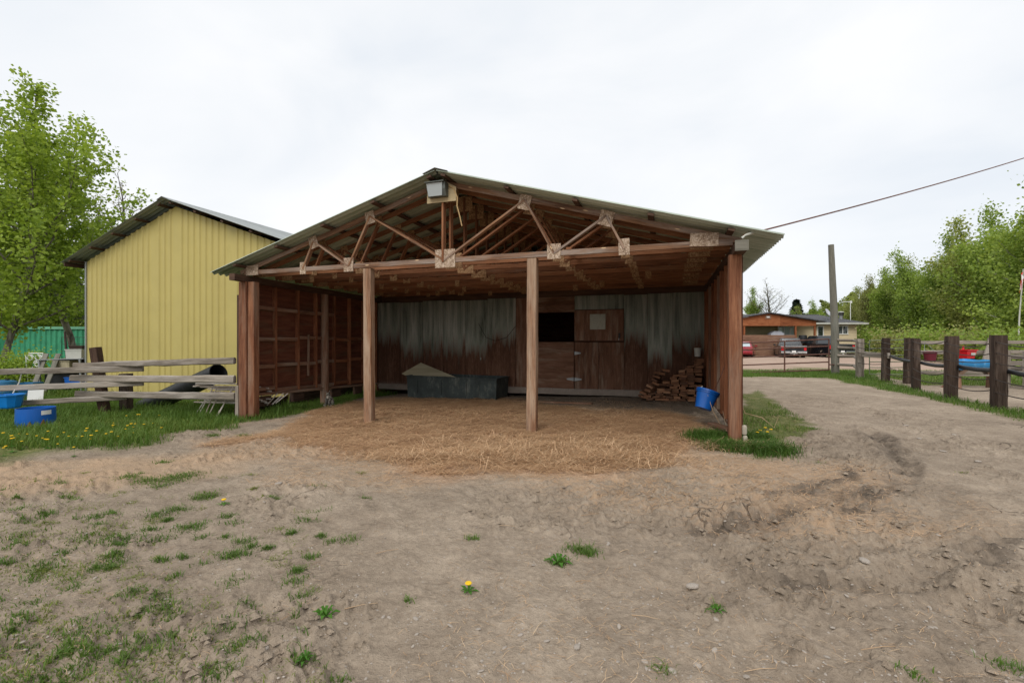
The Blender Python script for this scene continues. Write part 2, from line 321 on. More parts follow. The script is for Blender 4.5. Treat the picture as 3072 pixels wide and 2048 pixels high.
class MB:
    def __init__(s): s.v = []; s.f = []; s.uv = []; s.mi = []; s.sm = []
    def face(s, idx, uvs=None, mi=0, smooth=False):
        s.f.append(tuple(idx)); s.uv.append(uvs or [(s.v[i][0]+s.v[i][2]*.3, s.v[i][1]+s.v[i][2]) for i in idx]); s.mi.append(mi); s.sm.append(smooth)
    def rings(s, rings, cap0=True, cap1=True, smooth=False, mi=0, closed=True):
        n = len(rings[0]); b = len(s.v); ou, ov = rng.random()*9, rng.random()*9
        per = [0.0]
        for k in range(n): per.append(per[-1] + (Vector(rings[0][k])-Vector(rings[0][(k+1) % n])).length)
        L = 0.0; us = []
        for i, r in enumerate(rings):
            if i: L += (sum((Vector(p) for p in r), Vector())/n - sum((Vector(p) for p in rings[i-1]), Vector())/n).length
            us.append(L); s.v.extend(tuple(p) for p in r)
        for i in range(len(rings)-1):
            for k in range(n if closed else n-1):
                k2 = (k+1) % n
                s.face((b+i*n+k, b+i*n+k2, b+(i+1)*n+k2, b+(i+1)*n+k),
                       [(us[i]+ou, per[k]+ov), (us[i]+ou, per[k+1]+ov), (us[i+1]+ou, per[k+1]+ov), (us[i+1]+ou, per[k]+ov)], mi, smooth)
        for on, i, rev in ((cap0, 0, True), (cap1, len(rings)-1, False)):
            if on and closed:
                idx = [b+i*n+k for k in range(n)]
                if rev: idx.reverse()
                c = sum((Vector(p) for p in rings[i]), Vector())/n
                s.face(idx, [(ou+(Vector(s.v[q])-c).x*.4, ov+(Vector(s.v[q])-c).z+(Vector(s.v[q])-c).y) for q in idx], mi)
        return s
    def beam(s, p0, p1, wd, hg, up=(0, 0, 1), ch=.004, segs=1, wob=0, taper=1.0, mi=0, rough=0):
        p0, p1 = Vector(p0), Vector(p1); d = (p1-p0).normalized(); up = Vector(up)
        if abs(d.dot(up)) > .98: up = Vector((0, 1, 0))
        sd = d.cross(up).normalized(); u2 = sd.cross(d).normalized()
        a, b_ = wd/2, hg/2; c = min(ch, a*.6, b_*.6)
        prof = [(-a+c, -b_), (a-c, -b_), (a, -b_+c), (a, b_-c), (a-c, b_), (-a+c, b_), (-a, b_-c), (-a, -b_+c)] if c > 0 else [(-a, -b_), (a, -b_), (a, b_), (-a, b_)]
        rs = []
        for i in range(segs+1):
            t = i/segs; q = p0.lerp(p1, t); k = 1+(taper-1)*t
            ox, oy = ((rng.uniform(-wob, wob), rng.uniform(-wob, wob)) if wob and 0 < i < segs else (0, 0))
            rs.append([tuple(q + sd*(x*k+ox+(rng.uniform(-rough, rough) if rough else 0)) + u2*(y*k+oy+(rng.uniform(-rough, rough) if rough else 0))) for x, y in prof])
        return s.rings(rs, mi=mi)
    def box(s, c, size, rz=0, ch=.004, axis=0, mi=0):
        c = Vector(c); h = [x/2 for x in size]
        ax = [Vector((math.cos(rz), math.sin(rz), 0)), Vector((-math.sin(rz), math.cos(rz), 0)), Vector((0, 0, 1))]
        d = ax[axis]
        if axis == 2: return s.beam(c-d*h[2], c+d*h[2], size[0], size[1], up=ax[1], ch=ch, mi=mi)
        o = 1-axis
        return s.beam(c-d*h[axis], c+d*h[axis], size[o], size[2], ch=ch, mi=mi)
    def tube(s, pts, r, n=8, smooth=True, mi=0, caps=True):
        pts = [Vector(p) for p in pts]; m = len(pts)
        rr = r if isinstance(r, (list, tuple)) else [r]*m
        rs = []; prev = None
        for i, p in enumerate(pts):
            d = (pts[min(i+1, m-1)]-pts[max(i-1, 0)]).normalized()
            if prev is None:
                a = Vector((0, 0, 1)) if abs(d.z) < .9 else Vector((1, 0, 0)); sd = d.cross(a).normalized()
            else: sd = (prev - d*prev.dot(d)).normalized()
            prev = sd; u = d.cross(sd)
            rs.append([tuple(p + (sd*math.cos(2*math.pi*k/n) + u*math.sin(2*math.pi*k/n))*rr[i]) for k in range(n)])
        return s.rings(rs, caps, caps, smooth, mi)
    def lathe(s, prof, n=20, c=(0, 0, 0), mat=None, smooth=True, caps=(False, False), mi=0, sx=1, sy=1):
        rs = []
        for r, z in prof:
            ring = [Vector((r*sx*math.cos(2*math.pi*k/n), r*sy*math.sin(2*math.pi*k/n), z)) for k in range(n)]
            rs.append([tuple((mat @ p if mat else p) + Vector(c)) for p in ring])
        return s.rings(rs, caps[0], caps[1], smooth, mi)
    def prism(s, poly, thick, frame, mi=0):      # poly in 2D, frame maps (a, b, c) -> point; c runs 0..thick
        f0 = [tuple(frame(a, b, 0)) for a, b in poly]; f1 = [tuple(frame(a, b, thick)) for a, b in poly]
        n = len(poly); b0 = len(s.v); s.v += f0+f1; o = rng.random()*9
        s.face(range(b0+n-1, b0-1, -1), [(a+o, b) for a, b in reversed(poly)], mi)
        s.face(range(b0+n, b0+2*n), [(a+o, b) for a, b in poly], mi)
        for k in range(n):
            k2 = (k+1) % n
            s.face((b0+k, b0+k2, b0+n+k2, b0+n+k), [(o, 0), (o+.1, 0), (o+.1, thick), (o, thick)], mi)
        return s
    def mesh(s, name, mats):
        me = bpy.data.meshes.new(name); me.from_pydata(s.v, [], s.f)
        for m in (mats if isinstance(mats, (list, tuple)) else [mats]): me.materials.append(m)
        uvl = me.uv_layers.new(name='UVMap'); flat = [c for u in s.uv for p in u for c in p]
        uvl.data.foreach_set('uv', flat)
        me.polygons.foreach_set('material_index', s.mi); me.polygons.foreach_set('use_smooth', s.sm)
        me.update()
        if any(s.sm): me.set_sharp_from_angle(angle=math.radians(38))
        return me
    def build(s, name, mats, parent=None, loc=None, rot=None):
        o = bpy.data.objects.new(name, s.mesh(name, mats)); col.objects.link(o); o.parent = parent
        if loc is not None: o.location = loc
        if rot is not None: o.rotation_euler = rot
        return o
def inst(mesh, name, parent=None, loc=(0, 0, 0), rot=(0, 0, 0), scale=(1, 1, 1)):
    o = bpy.data.objects.new(name, mesh); col.objects.link(o); o.parent = parent
    o.location = loc; o.rotation_euler = rot; o.scale = scale; return o
def tag(o, label=None, cat=None, group=None, kind=None):
    for k, v in (('label', label), ('category', cat), ('group', group), ('kind', kind)):
        if v: o[k] = v
    return o
def thing(name, loc, rz, label, cat, group=None):
    o = bpy.data.objects.new(name, None); o.empty_display_size = .2; col.objects.link(o)
    o.location = loc; o.rotation_euler = (0, 0, rz); return tag(o, label, cat, group)
def np_mesh(name, verts, faces_list, mats, attrs=None, smooth=False):
    """faces_list: list of (F, k) int arrays"""
    me = bpy.data.meshes.new(name); me.vertices.add(len(verts)); me.vertices.foreach_set('co', np.asarray(verts, np.float32).ravel())
    nl = sum(f.size for f in faces_list); nf = sum(len(f) for f in faces_list)
    me.loops.add(nl); me.polygons.add(nf)
    me.loops.foreach_set('vertex_index', np.concatenate([f.ravel() for f in faces_list]).astype(np.int32))
    tot = np.concatenate([np.full(len(f), f.shape[1]) for f in faces_list]).astype(np.int32)
    me.polygons.foreach_set('loop_start', np.concatenate([[0], np.cumsum(tot)[:-1]]).astype(np.int32))
    me.polygons.foreach_set('use_smooth', np.full(nf, smooth))
    for m in (mats if isinstance(mats, (list, tuple)) else [mats]): me.materials.append(m)
    for k, v in (attrs or {}).items():
        a = me.attributes.new(k, 'FLOAT', 'POINT'); a.data.foreach_set('value', np.asarray(v, np.float32))
    me.update(calc_edges=True); return me
def inpoly(P, X, Y):
    ins = np.zeros(X.shape, bool); n = len(P)
    for k in range(n):
        (x1, y1), (x2, y2) = P[k], P[(k+1) % n]
        c = ((y1 > Y) != (y2 > Y)) & (X < (x2-x1)*(Y-y1)/(y2-y1+1e-12)+x1); ins ^= c
    return ins
def polymask(P, X, Y, soft=.3, jit=.5, seed=3, sc=1.3):   # 1 inside, 0 outside, ragged soft border
    d = np.full(X.shape, 1e9); n = len(P)
    for k in range(n):
        (x1, y1), (x2, y2) = P[k], P[(k+1) % n]; dx, dy = x2-x1, y2-y1
        t = np.clip(((X-x1)*dx+(Y-y1)*dy)/(dx*dx+dy*dy+1e-12), 0, 1)
        d = np.minimum(d, np.hypot(X-x1-t*dx, Y-y1-t*dy))
    d = np.where(inpoly(P, X, Y), d, -d) + (fbm(X*sc, Y*sc, seed)-.5)*2*jit
    return sstep(-soft, soft, d)
def linedist(P, X, Y):
    d = np.full(X.shape, 1e9)
    for k in range(len(P)-1):
        (x1, y1), (x2, y2) = P[k], P[k+1]; dx, dy = x2-x1, y2-y1
        t = np.clip(((X-x1)*dx+(Y-y1)*dy)/(dx*dx+dy*dy+1e-12), 0, 1)
        d = np.minimum(d, np.hypot(X-x1-t*dx, Y-y1-t*dy))
    return d

# ------------------------------------------------------------------ the ground and what covers it
def L(*p): return [loc2w(a, b) for a, b in p]
GRASS_LEFT = [G(-500, 1085), G(0, 1058), G(150, 1036), G(300, 1020), G(420, 995), G(530, 985), G(600, 965), G(700, 947), G(780, 930), G(850, 912)] + L((-9.3, 5.4), (-10.5, 5.6), (-10.5, 12)) + [(-10, 40), (-60, 40), (-60, 4)]
GRASS_RPOST = [G(1588, 1012), G(1625, 990), G(1662, 1000), G(1690, 968), G(1708, 905), G(1740, 898), G(1800, 935), G(1862, 985), G(1815, 1005), G(1800, 1040), G(1750, 1050), G(1690, 1020), G(1640, 1030)]
GRASS_FENCE = [G(1690, 865), G(1790, 866), G(1900, 868), G(1985, 886), G(2100, 908), G(2200, 930), G(2352, 965), G(2600, 1010), G(2600, 975), G(2352, 943), G(2240, 925), G(2120, 900), G(2060, 882), G(2010, 868), G(2000, 848), G(1690, 846)]
GRASS_BACKF = [G(2040, 872), G(2120, 884), G(2350, 886), G(2600, 890), G(2600, 872), G(2352, 866), G(2130, 852), G(2010, 850)]
HAY = [G(560, 1008), G(680, 1030), G(800, 1045), G(960, 1068), G(1130, 1082), G(1260, 1090), G(1420, 1085), G(1560, 1068), G(1600, 1035), G(1650, 1015)] + L((-.3, .6), (-.4, 2.2), (-1.5, 2.6), (-4.0, 3.2), (-5.4, 4.4), (-8.6, 4.3), (-9.2, 3.4), (-9.0, 1.6))
HAY_SPARSE = [G(500, 1010), G(700, 1070), G(900, 1110), G(1300, 1150), G(1600, 1190), G(1900, 1230), G(2050, 1190), G(2110, 1120), G(1990, 1060), G(1830, 1050), G(1650, 1030)] + L((-1, 4.6), (-9, 4.8))
SANDY = [G(-400, 1105), G(0, 1072), G(200, 1052), G(420, 1040), G(560, 1020), G(520, 1075), G(300, 1110), G(0, 1150), G(-400, 1190)]
TRACK1 = [G(1985, 985), G(2050, 1030), G(2085, 1085), G(2050, 1130), G(1930, 1165), G(1800, 1190), G(1600, 1215)]
TRACK2 = [G(1960, 1085), G(1880, 1120), G(1790, 1140), G(1690, 1160)]
TRACK3 = [G(2352, 1240), G(2200, 1290), G(2000, 1340), G(1800, 1330)]
DRIVE = [(6, 22.5), (60, 22.5), (60, 38.5), (6, 40)]
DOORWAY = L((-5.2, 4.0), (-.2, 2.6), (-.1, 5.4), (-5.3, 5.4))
rows = []; r = .9
while r < 26: rows.append(r); r *= 1.0062
while r < 600: rows.append(r); r *= 1.10
rows = np.array(rows)
ang = np.concatenate([np.radians(np.linspace(-62, 62, 760)), np.radians(np.linspace(62, 298, 60))[1:-1]])
RR, AA = np.meshgrid(rows, ang, indexing='ij')
X = RR*np.sin(AA); Y = RR*np.cos(AA)
Z = ground_z(X, Y)
m_hay = polymask(HAY, X, Y, .6, 1.0, 5, 1.1); m_sp = polymask(HAY_SPARSE, X, Y, .5, .9, 9, .8)
m_gl = polymask(GRASS_LEFT, X, Y, .3, .55, 11, .9)
m_g = np.maximum.reduce([m_gl, polymask(GRASS_RPOST, X, Y, .12, .25, 13, 2.2), polymask(GRASS_FENCE, X, Y, .2, .4, 15, 1.2), polymask(GRASS_BACKF, X, Y, .25, .5, 17, 1.0)])
far = np.clip(sstep(40, 44, Y) + sstep(24, 30, -X), 0, 1)*sstep(10, 16, Y)
m_g = np.maximum(m_g, far)
m_drive = polymask(DRIVE, X, Y, .6, .5, 19, .4)
m_sand = polymask(SANDY, X, Y, .4, .6, 21, .9)
m_trk = np.zeros_like(X); ridge = np.zeros_like(X)
for T, wd in ((TRACK1, .17), (TRACK2, .13), (TRACK3, .13)):
    d = linedist(T, X + (fbm(X*2, Y*2, 31)-.5)*.25, Y + (fbm(X*2, Y*2, 33)-.5)*.25)
    m_trk = np.maximum(m_trk, np.exp(-(d/wd)**2)*sstep(.22, .45, fbm(X*1.7, Y*1.7, 35))*(.4+.6*sstep(.38, .54, fbm(X*8, Y*8, 36))))
    ridge += .045*np.exp(-((d-.17)/.07)**2) - .045*np.exp(-(d/.09)**2)
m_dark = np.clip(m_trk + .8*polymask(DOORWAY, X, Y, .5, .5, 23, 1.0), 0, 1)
near = sstep(20, 9, RR); rgh = fbm(X*.9, Y*.9, 41)
lump = (fbm(X*1.6, Y*1.6, 43)-.5)*.05 + (fbm(X*7, Y*7, 45, 4)-.5)*(.028+.04*sstep(.48, .62, rgh)) + np.maximum(0, fbm(X*17, Y*17, 47, 3)-.52)*(.03+.13*sstep(.45, .6, rgh))
lump -= .010*np.exp(-(np.abs(fbm(X*.8, Y*.8, 51, 3)-.5)/.008)**2)*sstep(.45, .6, fbm(X*.5, Y*.5, 53))*sstep(10, 5, RR)
lump -= .012*np.exp(-(np.abs(fbm(X*2.1, Y*2.1, 61, 3)-.5)/.012)**2)*sstep(.50, .62, fbm(X*.45+3, Y*.45, 63))*sstep(9, 5, RR)
lump += m_trk*(fbm(X*12, Y*12, 65, 3)-.5)*.12
tq = fbm(X*2.4, Y*3.2, 67, 4)*9; tf = tq-np.floor(tq); terr = (np.floor(tq)+sstep(.72, 1, tf))/9
lump += (terr-.5)*(.03+.13*sstep(.1, 1.3, X)*sstep(6.5, 4, Y)+.05*sstep(.47, .6, rgh))*sstep(9, 5, RR)
hayl = m_hay*((fbm(X*3, Y*3, 49, 4)-.4)*.10 + (fbm(X*11, Y*11, 57, 3)-.5)*.05)
Z = Z + near*(lump*(1-.5*m_hay) + hayl + ridge*sstep(.3, .6, fbm(X*1.3, Y*1.3, 37)))
nr, na = X.shape
verts = np.concatenate([np.stack([X, Y, Z], -1).reshape(-1, 3), [[0, 0, 0]]])
ii, jj = np.meshgrid(np.arange(nr-1), np.arange(na), indexing='ij'); j2 = (jj+1) % na
quads = np.stack([ii*na+jj, (ii+1)*na+jj, (ii+1)*na+j2, ii*na+j2], -1).reshape(-1, 4)
k = np.arange(na); fan = np.stack([np.full(na, nr*na), k, (k+1) % na], -1)
at_ = lambda a: np.concatenate([a.ravel(), [0]])

def mk_ground():
    m, nt, b = newmat('packed_dirt_ground')
    v = nt.n('ShaderNodeTexCoord').outputs['Object']
    hay, gr, dark, drv, sand = (nt.attr(a) for a in ('hay', 'grass', 'dark', 'drive', 'sand'))
    big = nt.noise(v, .55, 5, .6, .4); mid = nt.noise(v, 3.2, 6, .68, .3); fine = nt.noise(v, 26, 5, .72); grit = nt.noise(v, 120, 3, .7)
    f = nt.math('ADD', nt.math('ADD', nt.math('MULTIPLY', big, .34), nt.math('MULTIPLY', mid, .36)), nt.math('MULTIPLY', fine, .34))
    c = nt.ramp(f, [(.34, (.15, .117, .086)), (.45, (.27, .213, .158)), (.55, (.365, .292, .220)), (.68, (.50, .405, .31))])
    c = nt.mix(nt.math('MULTIPLY', sand, nt.mrange(mid, .3, .6, .35, .85)), c, (.50, .345, .22))
    # fallen straw dust tints the dirt in streaks
    st = nt.noise(nt.mapping(v, (6, 22, 1), rot=(0, 0, .5)), 1.0, 4, .7, .8)
    spk = nt.math('MULTIPLY', nt.attr('sparse'), nt.mrange(nt.math('ADD', nt.math('MULTIPLY', st, .6), nt.math('MULTIPLY', big, .5)), .5, .62))
    c = nt.mix(nt.math('MULTIPLY', spk, .7), c, (.47, .315, .195))
    hc = nt.ramp(nt.math('ADD', nt.math('MULTIPLY', fine, .6), nt.math('MULTIPLY', mid, .4)), [(.3, (.28, .165, .098)), (.5, (.52, .32, .195)), (.72, (.68, .47, .305))])
    c = nt.mix(nt.math('MULTIPLY', hay, nt.mrange(mid, .28, .5, .6, 1.0)), c, hc)
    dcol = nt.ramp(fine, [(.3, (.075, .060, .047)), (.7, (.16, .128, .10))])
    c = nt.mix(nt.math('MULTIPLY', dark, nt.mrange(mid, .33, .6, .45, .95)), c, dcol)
    dr = nt.ramp(nt.math('ADD', nt.math('MULTIPLY', fine, .5), nt.math('MULTIPLY', big, .5)), [(.35, (.36, .255, .195)), (.65, (.50, .375, .295))])
    c = nt.mix(drv, c, dr)
    gc = nt.ramp(nt.math('ADD', nt.math('MULTIPLY', fine, .55), nt.math('MULTIPLY', mid, .45)), [(.32, (.06, .085, .024)), (.5, (.14, .16, .05)), (.66, (.33, .26, .14))])
    c = nt.mix(nt.math('MULTIPLY', gr, nt.mrange(mid, .25, .45, .65, 1.0)), c, gc)
    # pale grit and small stones
    vo = nt.n('ShaderNodeTexVoronoi', {'Vector': v, 'Scale': 42.0, 'Randomness': 1.0})
    rnd = nt.n('ShaderNodeSeparateColor', {0: vo.outputs['Color']}).outputs[0]
    pe = nt.math('MULTIPLY', nt.mrange(vo.outputs['Distance'], .24, .17), nt.math('GREATER_THAN', rnd, .955))
    pe = nt.math('MULTIPLY', pe, nt.math('SUBTRACT', 1.0, nt.math('MAXIMUM', gr, hay)))
    c = nt.mix(nt.math('MULTIPLY', pe, .6), c, (.47, .41, .34))
    # drying cracks
    vc = nt.n('ShaderNodeTexVoronoi', {'Vector': nt.n('ShaderNodeVectorMath', {0: v, 1: nt.n('ShaderNodeVectorMath', {0: nt.n('ShaderNodeTexNoise', {'Vector': v, 'Scale': 5.0}).outputs['Color'], 1: (.22, .22, .22)}, operation='MULTIPLY').outputs[0]}, operation='ADD').outputs[0], 'Scale': 2.6}, feature='DISTANCE_TO_EDGE').outputs['Distance']
    cm = nt.math('MULTIPLY', nt.mrange(vc, .022, .004), nt.mrange(nt.noise(v, .8, 3, .6), .585, .66))
    cm = nt.math('MULTIPLY', cm, nt.math('SUBTRACT', 1.0, nt.math('MAXIMUM', gr, hay)))
    c = nt.mix(nt.math('MULTIPLY', cm, .5), c, (.07, .055, .043))
    h = nt.math('ADD', nt.math('ADD', nt.math('MULTIPLY', fine, .5), nt.math('MULTIPLY', mid, .7)), nt.math('ADD', nt.math('MULTIPLY', grit, .15), nt.math('MULTIPLY', pe, .25)))
    h = nt.math('SUBTRACT', h, nt.math('MULTIPLY', cm, .35))
    setb(nt, b, color=c, rough=.95, spec=.12, normal=nt.bump(h, 1.0, .05)); return m
M['ground'] = mk_ground()
gme = np_mesh('ground', verts, [quads[:, ::-1], fan[:, ::-1]], M['ground'], dict(hay=at_(m_hay), grass=at_(m_g), dark=at_(m_dark), drive=at_(m_drive), sand=at_(m_sand), sparse=at_(m_sp)), smooth=True)
gme.flip_normals() if gme.polygons[0].normal.z < 0 else None
ground = inst(gme, 'ground'); tag(ground, kind='structure')
def height(x, y):                        # ground surface with its lumps, by nearest grid vertex
    x = np.asarray(x, float); y = np.asarray(y, float)
    rr = np.hypot(x, y); a = np.arctan2(x, y)
    i = np.clip(np.searchsorted(rows, rr), 0, nr-1)
    j = np.clip(np.round((a+math.radians(62))/math.radians(124)*759), 0, 759).astype(int)
    return np.where(np.abs(a) < math.radians(62), Z[i, j], ground_z(x, y))
def hz(x, y): return float(height(x, y))

# ------------------------------------------------------------------ the open-fronted shelter
W = 9.56; D = 5.44; XR = -4.78; ZR = 4.46; PIT = .286
def zr(x): return ZR - PIT*abs(x-XR)
sh = thing('horse_shelter', (R0[0], R0[1], 0), -TH, 'open-fronted wooden horse shelter with trusses under a grey corrugated roof', 'shelter')
def fs(px, py=784):                       # sight line onto the front plane: shelter x and z
    u = (px-1176)/F; s = (R0[0]-R0[1]*u)/(CT+ST*u); Yd = R0[1]+ST*s
    return -s, CAMZ+(784-py)/F*Yd
def bs(px, t=D):                          # sight line onto a plane at depth t
    u = (px-1176)/F; bx, by = R0[0]+ST*t, R0[1]+CT*t
    s = (bx-by*u)/(CT+ST*u); return -s, by+ST*s
def bz(px, py, t=D):
    x, Yd = bs(px, t); return x, CAMZ+(784-py)/F*Yd
def wz(x, y): return hz(*loc2w(x, y))
def lw(y): return -W - .075*y             # the left wall splays a little
# posts
MB().beam((0, .06, -.3), (.0, .06, 2.775), .175, .15, ch=.012, segs=8, rough=.003).build('post', M['redpost'], sh)
MB().beam((-W+.02, .06, -.4), (-W+.02, .06, 2.775), .21, .19, ch=.012, segs=8, rough=.003).build('post', M['redpost'], sh)
MB().beam((-W+.215, .08, -.1), (-W+.215, .08, 2.77), .17, .15, ch=.01, segs=4).build('post', M['redpost'], sh)
for px, lean in ((840, .02), (1220, -.015)):
    x, _ = fs(px)
    o = MB().beam((x+lean, .1, wz(x, .1)-.2), (x, .1, 2.915), .17, .15, ch=.012, segs=10, rough=.004).build('post', M['tan_post'], sh)
# beams carrying the trusses
MB().beam((lw(-.32)+.05, -.32, 2.84), (lw(9.6)+.05, 9.6, 2.84), .14, .135, ch=.006).build('side_beam', M['darkpost'], sh)
MB().beam((.04, -.34, 2.84), (.04, 9.6, 2.84), .16, .135, ch=.006).build('side_beam', M['darkpost'], sh)
MB().box((.04, -.348, 2.84), (.175, .016, .15), ch=.003).build('beam_end_cap', M['pole'], sh)
# trusses
BZ = 2.967
def gus(px): return fs(px)[0]
bot = [gus(p) for p in (696, 801, 1020, 1272, 1433)]; top = [gus(p) for p in (720, 850, 1205, 1392)]
def tz(x): return zr(x)-.045-.05
def chord_mesh(mb):
    mb.beam((-W+.03, 0, BZ), (-.03, 0, BZ), .042, .09, ch=.003)
    for s in (-1, 1):
        xe = XR + s*4.86; sl = math.cos(math.atan(PIT))
        mb.beam((XR, 0, tz(XR)), (xe, 0, tz(xe)), .04 if s < 0 else .0385, .09, ch=.003)
    return mb
ch_f = chord_mesh(MB()).mesh('truss', M['truss_front']); ch_b = chord_mesh(MB()).mesh('truss', M['truss'])
webs = [(top[0], bot[0], .036), (top[0], bot[1], .034), (top[1], bot[1], .0365), (top[1], bot[2], .033), (top[2], bot[2], .035), (top[2], bot[3], .0335), (top[3], bot[3], .0362), (top[3], bot[4], .0345)]
wm_f = []; wm_b = []
for a, b_, th in webs:
    for lst, mt in ((wm_f, 'truss_front'), (wm_b, 'truss')):
        lst.append(MB().beam((a, 0, tz(a)-.02), (b_, 0, BZ+.0), th, .088, up=(0, 1, 0), ch=.003).mesh('web', M[mt]))
def kingm(mt): return MB().beam((XR, 0, BZ-.03), (XR, 0, tz(XR)), .0378, .11, up=(0, 1, 0), ch=.003).mesh('king_post', M[mt])
km_f, km_b = kingm('truss'), kingm('truss')
def gmesh(w_, h_, tilt=0, mt='osb'):
    mb = MB(); c, s_ = math.cos(tilt), math.sin(tilt)
    mb.prism([(c*a-s_*b_, s_*a+c*b_) for a, b_ in ((-w_/2, -h_/2), (w_/2, -h_/2), (w_/2, h_/2), (-w_/2, h_/2))], .012, lambda a, b_, c_: Vector((a, -.022-c_, b_)))
    return mb.mesh('gusset', M[mt])
pt = math.atan(PIT)
glist = [(-W+.26, BZ+.045, .34, .21, 0), (bot[0], BZ+.02, .14, .24, 0), (bot[1], BZ+.03, .22, .27, 0), (bot[2]+.02, BZ+.03, .40, .33, 0), (bot[3], BZ+.03, .23, .25, 0), (bot[4], BZ+.03, .17, .26, .02), (-.42, BZ+.06, .40, .20, -.05),
         (top[0], tz(top[0])-.04, .20, .24, pt), (top[1], tz(top[1])-.045, .20, .24, pt*.8), (top[2], tz(top[2])-.06, .21, .25, -pt), (top[3], tz(top[3])-.06, .22, .24, -pt*1.1)]
gms = [gmesh(g[2], g[3], g[4]) for g in glist]; gms_b = [gmesh(g[2]*(.85), g[3]*.85, g[4], 'osb_brown_shade') for g in glist]
pkm = gmesh(.34, .30, 0, 'osb_brown_shade')
TY = [.03, .33, .95, 1.55, 2.15, 2.75, 3.35, 3.95, 4.55, 5.15]
for i, ty in enumerate(TY):
    tr = inst(ch_f if i == 0 else ch_b, 'truss', sh, (0, ty, rng.uniform(-.008, .008) if i else 0))
    for wmsh in (wm_f if i == 0 else wm_b): inst(wmsh, 'web', tr)
    inst(km_f if i == 0 else km_b, 'king_post', tr)
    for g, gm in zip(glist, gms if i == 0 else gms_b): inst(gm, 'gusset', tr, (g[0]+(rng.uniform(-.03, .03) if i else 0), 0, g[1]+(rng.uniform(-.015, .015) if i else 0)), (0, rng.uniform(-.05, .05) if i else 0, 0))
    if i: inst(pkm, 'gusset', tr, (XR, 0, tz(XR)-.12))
    if i > 1:
        for q in (-1, 1):                # splice blocks and braces between chords
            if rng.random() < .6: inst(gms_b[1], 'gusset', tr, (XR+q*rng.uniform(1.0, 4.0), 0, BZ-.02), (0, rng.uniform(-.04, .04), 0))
for bx in (XR-2.2, XR+2.3): MB().beam((bx, -.0, BZ+.066), (bx, 5.3, BZ+.066), .09, .036).build('brace', M['truss'], sh)
# purlins under the sheets
for s in (-1, 1):
    for dd in (.14, 1.30, 2.45, 3.60, 4.70):
        x = XR + s*dd; a = rng.uniform(-.02, .02)
        MB().beam((x, -.27+a, zr(x)-.024), (x, 9.6, zr(x)-.024), .09, .038, up=(s*PIT, 0, 1)).build('purlin', M['darkpost'], sh)
# roof sheets, corrugated across, four millimetres thick
PITCH, WAV, AMP = .14, 6, .027
def sheet_mesh(s, ln=5.34, th=.004):
    n = WAV*8; v = []; f = []
    for t in (0, 1):
        for k_, d in enumerate((0.0, ln*.5, ln)):
            for i in range(n+1):
                y = i/8*PITCH; z = -PIT*d + AMP*math.sin(2*math.pi*i/8) + AMP + t*th
                v.append((s*d, y, z))
    q = n+1; fs_ = []
    for k_ in range(2):
        for i in range(n):
            a = k_*q+i; fs_.append((a, a+1, a+q+1, a+q)); b_ = 3*q+a; fs_.append((b_, b_+q, b_+q+1, b_+1))
    for e in (0, 2*q):
        for i in range(n): fs_.append((e+i, e+i+1, 3*q+e+i+1, 3*q+e+i))
    for i in (0, n):
        for k_ in range(2): a = k_*q+i; fs_.append((a, a+q, 3*q+a+q, 3*q+a))
    me = bpy.data.meshes.new('roof_sheet'); me.from_pydata(v, [], fs_); me.materials.append(M['roof_metal'])
    me.polygons.foreach_set('use_smooth', [True]*(4*n)+[False]*(len(fs_)-4*n)); me.update(); return me
for s in (-1, 1):
    sm_ = sheet_mesh(s)
    for i in range(12):
        inst(sm_, 'roof_sheet', sh, (XR+s*.01+s*rng.uniform(0, .012), -.30+i*WAV*PITCH, ZR-.004+rng.uniform(-.003, .003)))
MB().prism([(-.24, -.055), (0, .025), (.24, -.055), (.24, -.05), (0, .03), (-.24, -.05)], 10.1, lambda a, b_, c: Vector((XR+a, -.32+c, ZR+.04+b_))).build('ridge_cap', M['shed_roof'], sh)
# left wall: sheathing, studs, girts, sill
def zp(t): return .33-.038*t              # the sill sags towards the back
lwall = MB().prism([(0.1, zp(0)), (D+.05, zp(D)), (D+.05, 2.78), (0.1, 2.78)], .014, lambda a, b_, c: Vector((lw(a)-.06-c, a, b_))).build('left_wall', M['ply_red'], sh)
def tl(px):
    u = (px-1176)/F; x0, y0 = loc2w(-W, 0); dx, dy = ST-.075*CT, CT+.075*ST
    return (u*y0-x0)/(dx-u*dy)
st_t = [tl(p) for p in (583, 633, 685, 726, 768, 803, 835, 863)]
for i, t in enumerate(st_t):
    MB().beam((lw(t)-.01+rng.uniform(-.005, .005), t, zp(t)+.04), (lw(t)-.01, t+rng.uniform(-.015, .015), 2.77), .05, .10, up=(1, 0, 0), ch=.004, segs=3, rough=.002).build('stud', M['redstud'], lwall)
tt = tl(745)
MB().tube([(lw(tt)+.02, tt, -.5), (lw(tt)+.02, tt, 1.2), (lw(tt)+.01, tt, 2.77)], [.115, .105, .1], 14).build('round_post', M['girt'], lwall)
MB().beam((lw(.1)-.0, .1, zp(0)), (lw(D), D-.02, zp(D)), .13, .06, ch=.006).build('sill', M['girt'], lwall)
for i in range(len(st_t)-1):
    a, b_ = st_t[i]+.03, st_t[i+1]-.03
    for j, z in enumerate((2.25, 1.58, .95, zp(a)+.09)):
        if i > 3 and j == 0: continue
        z += rng.uniform(-.03, .03)
        MB().beam((lw(a)-.02, a, z), (lw(b_)-.02, b_, z-.01), .07, .085, ch=.004).build('girt', M['girt'] if i < 4 else M['redstud'], lwall)
t = (st_t[2]+st_t[3])/2
MB().beam((lw(t)+.03, t, .62), (lw(t)+.03, t+.02, 1.68), .02, .07, up=(1, 0, 0)).build('hanging_board', M['girt'], lwall)
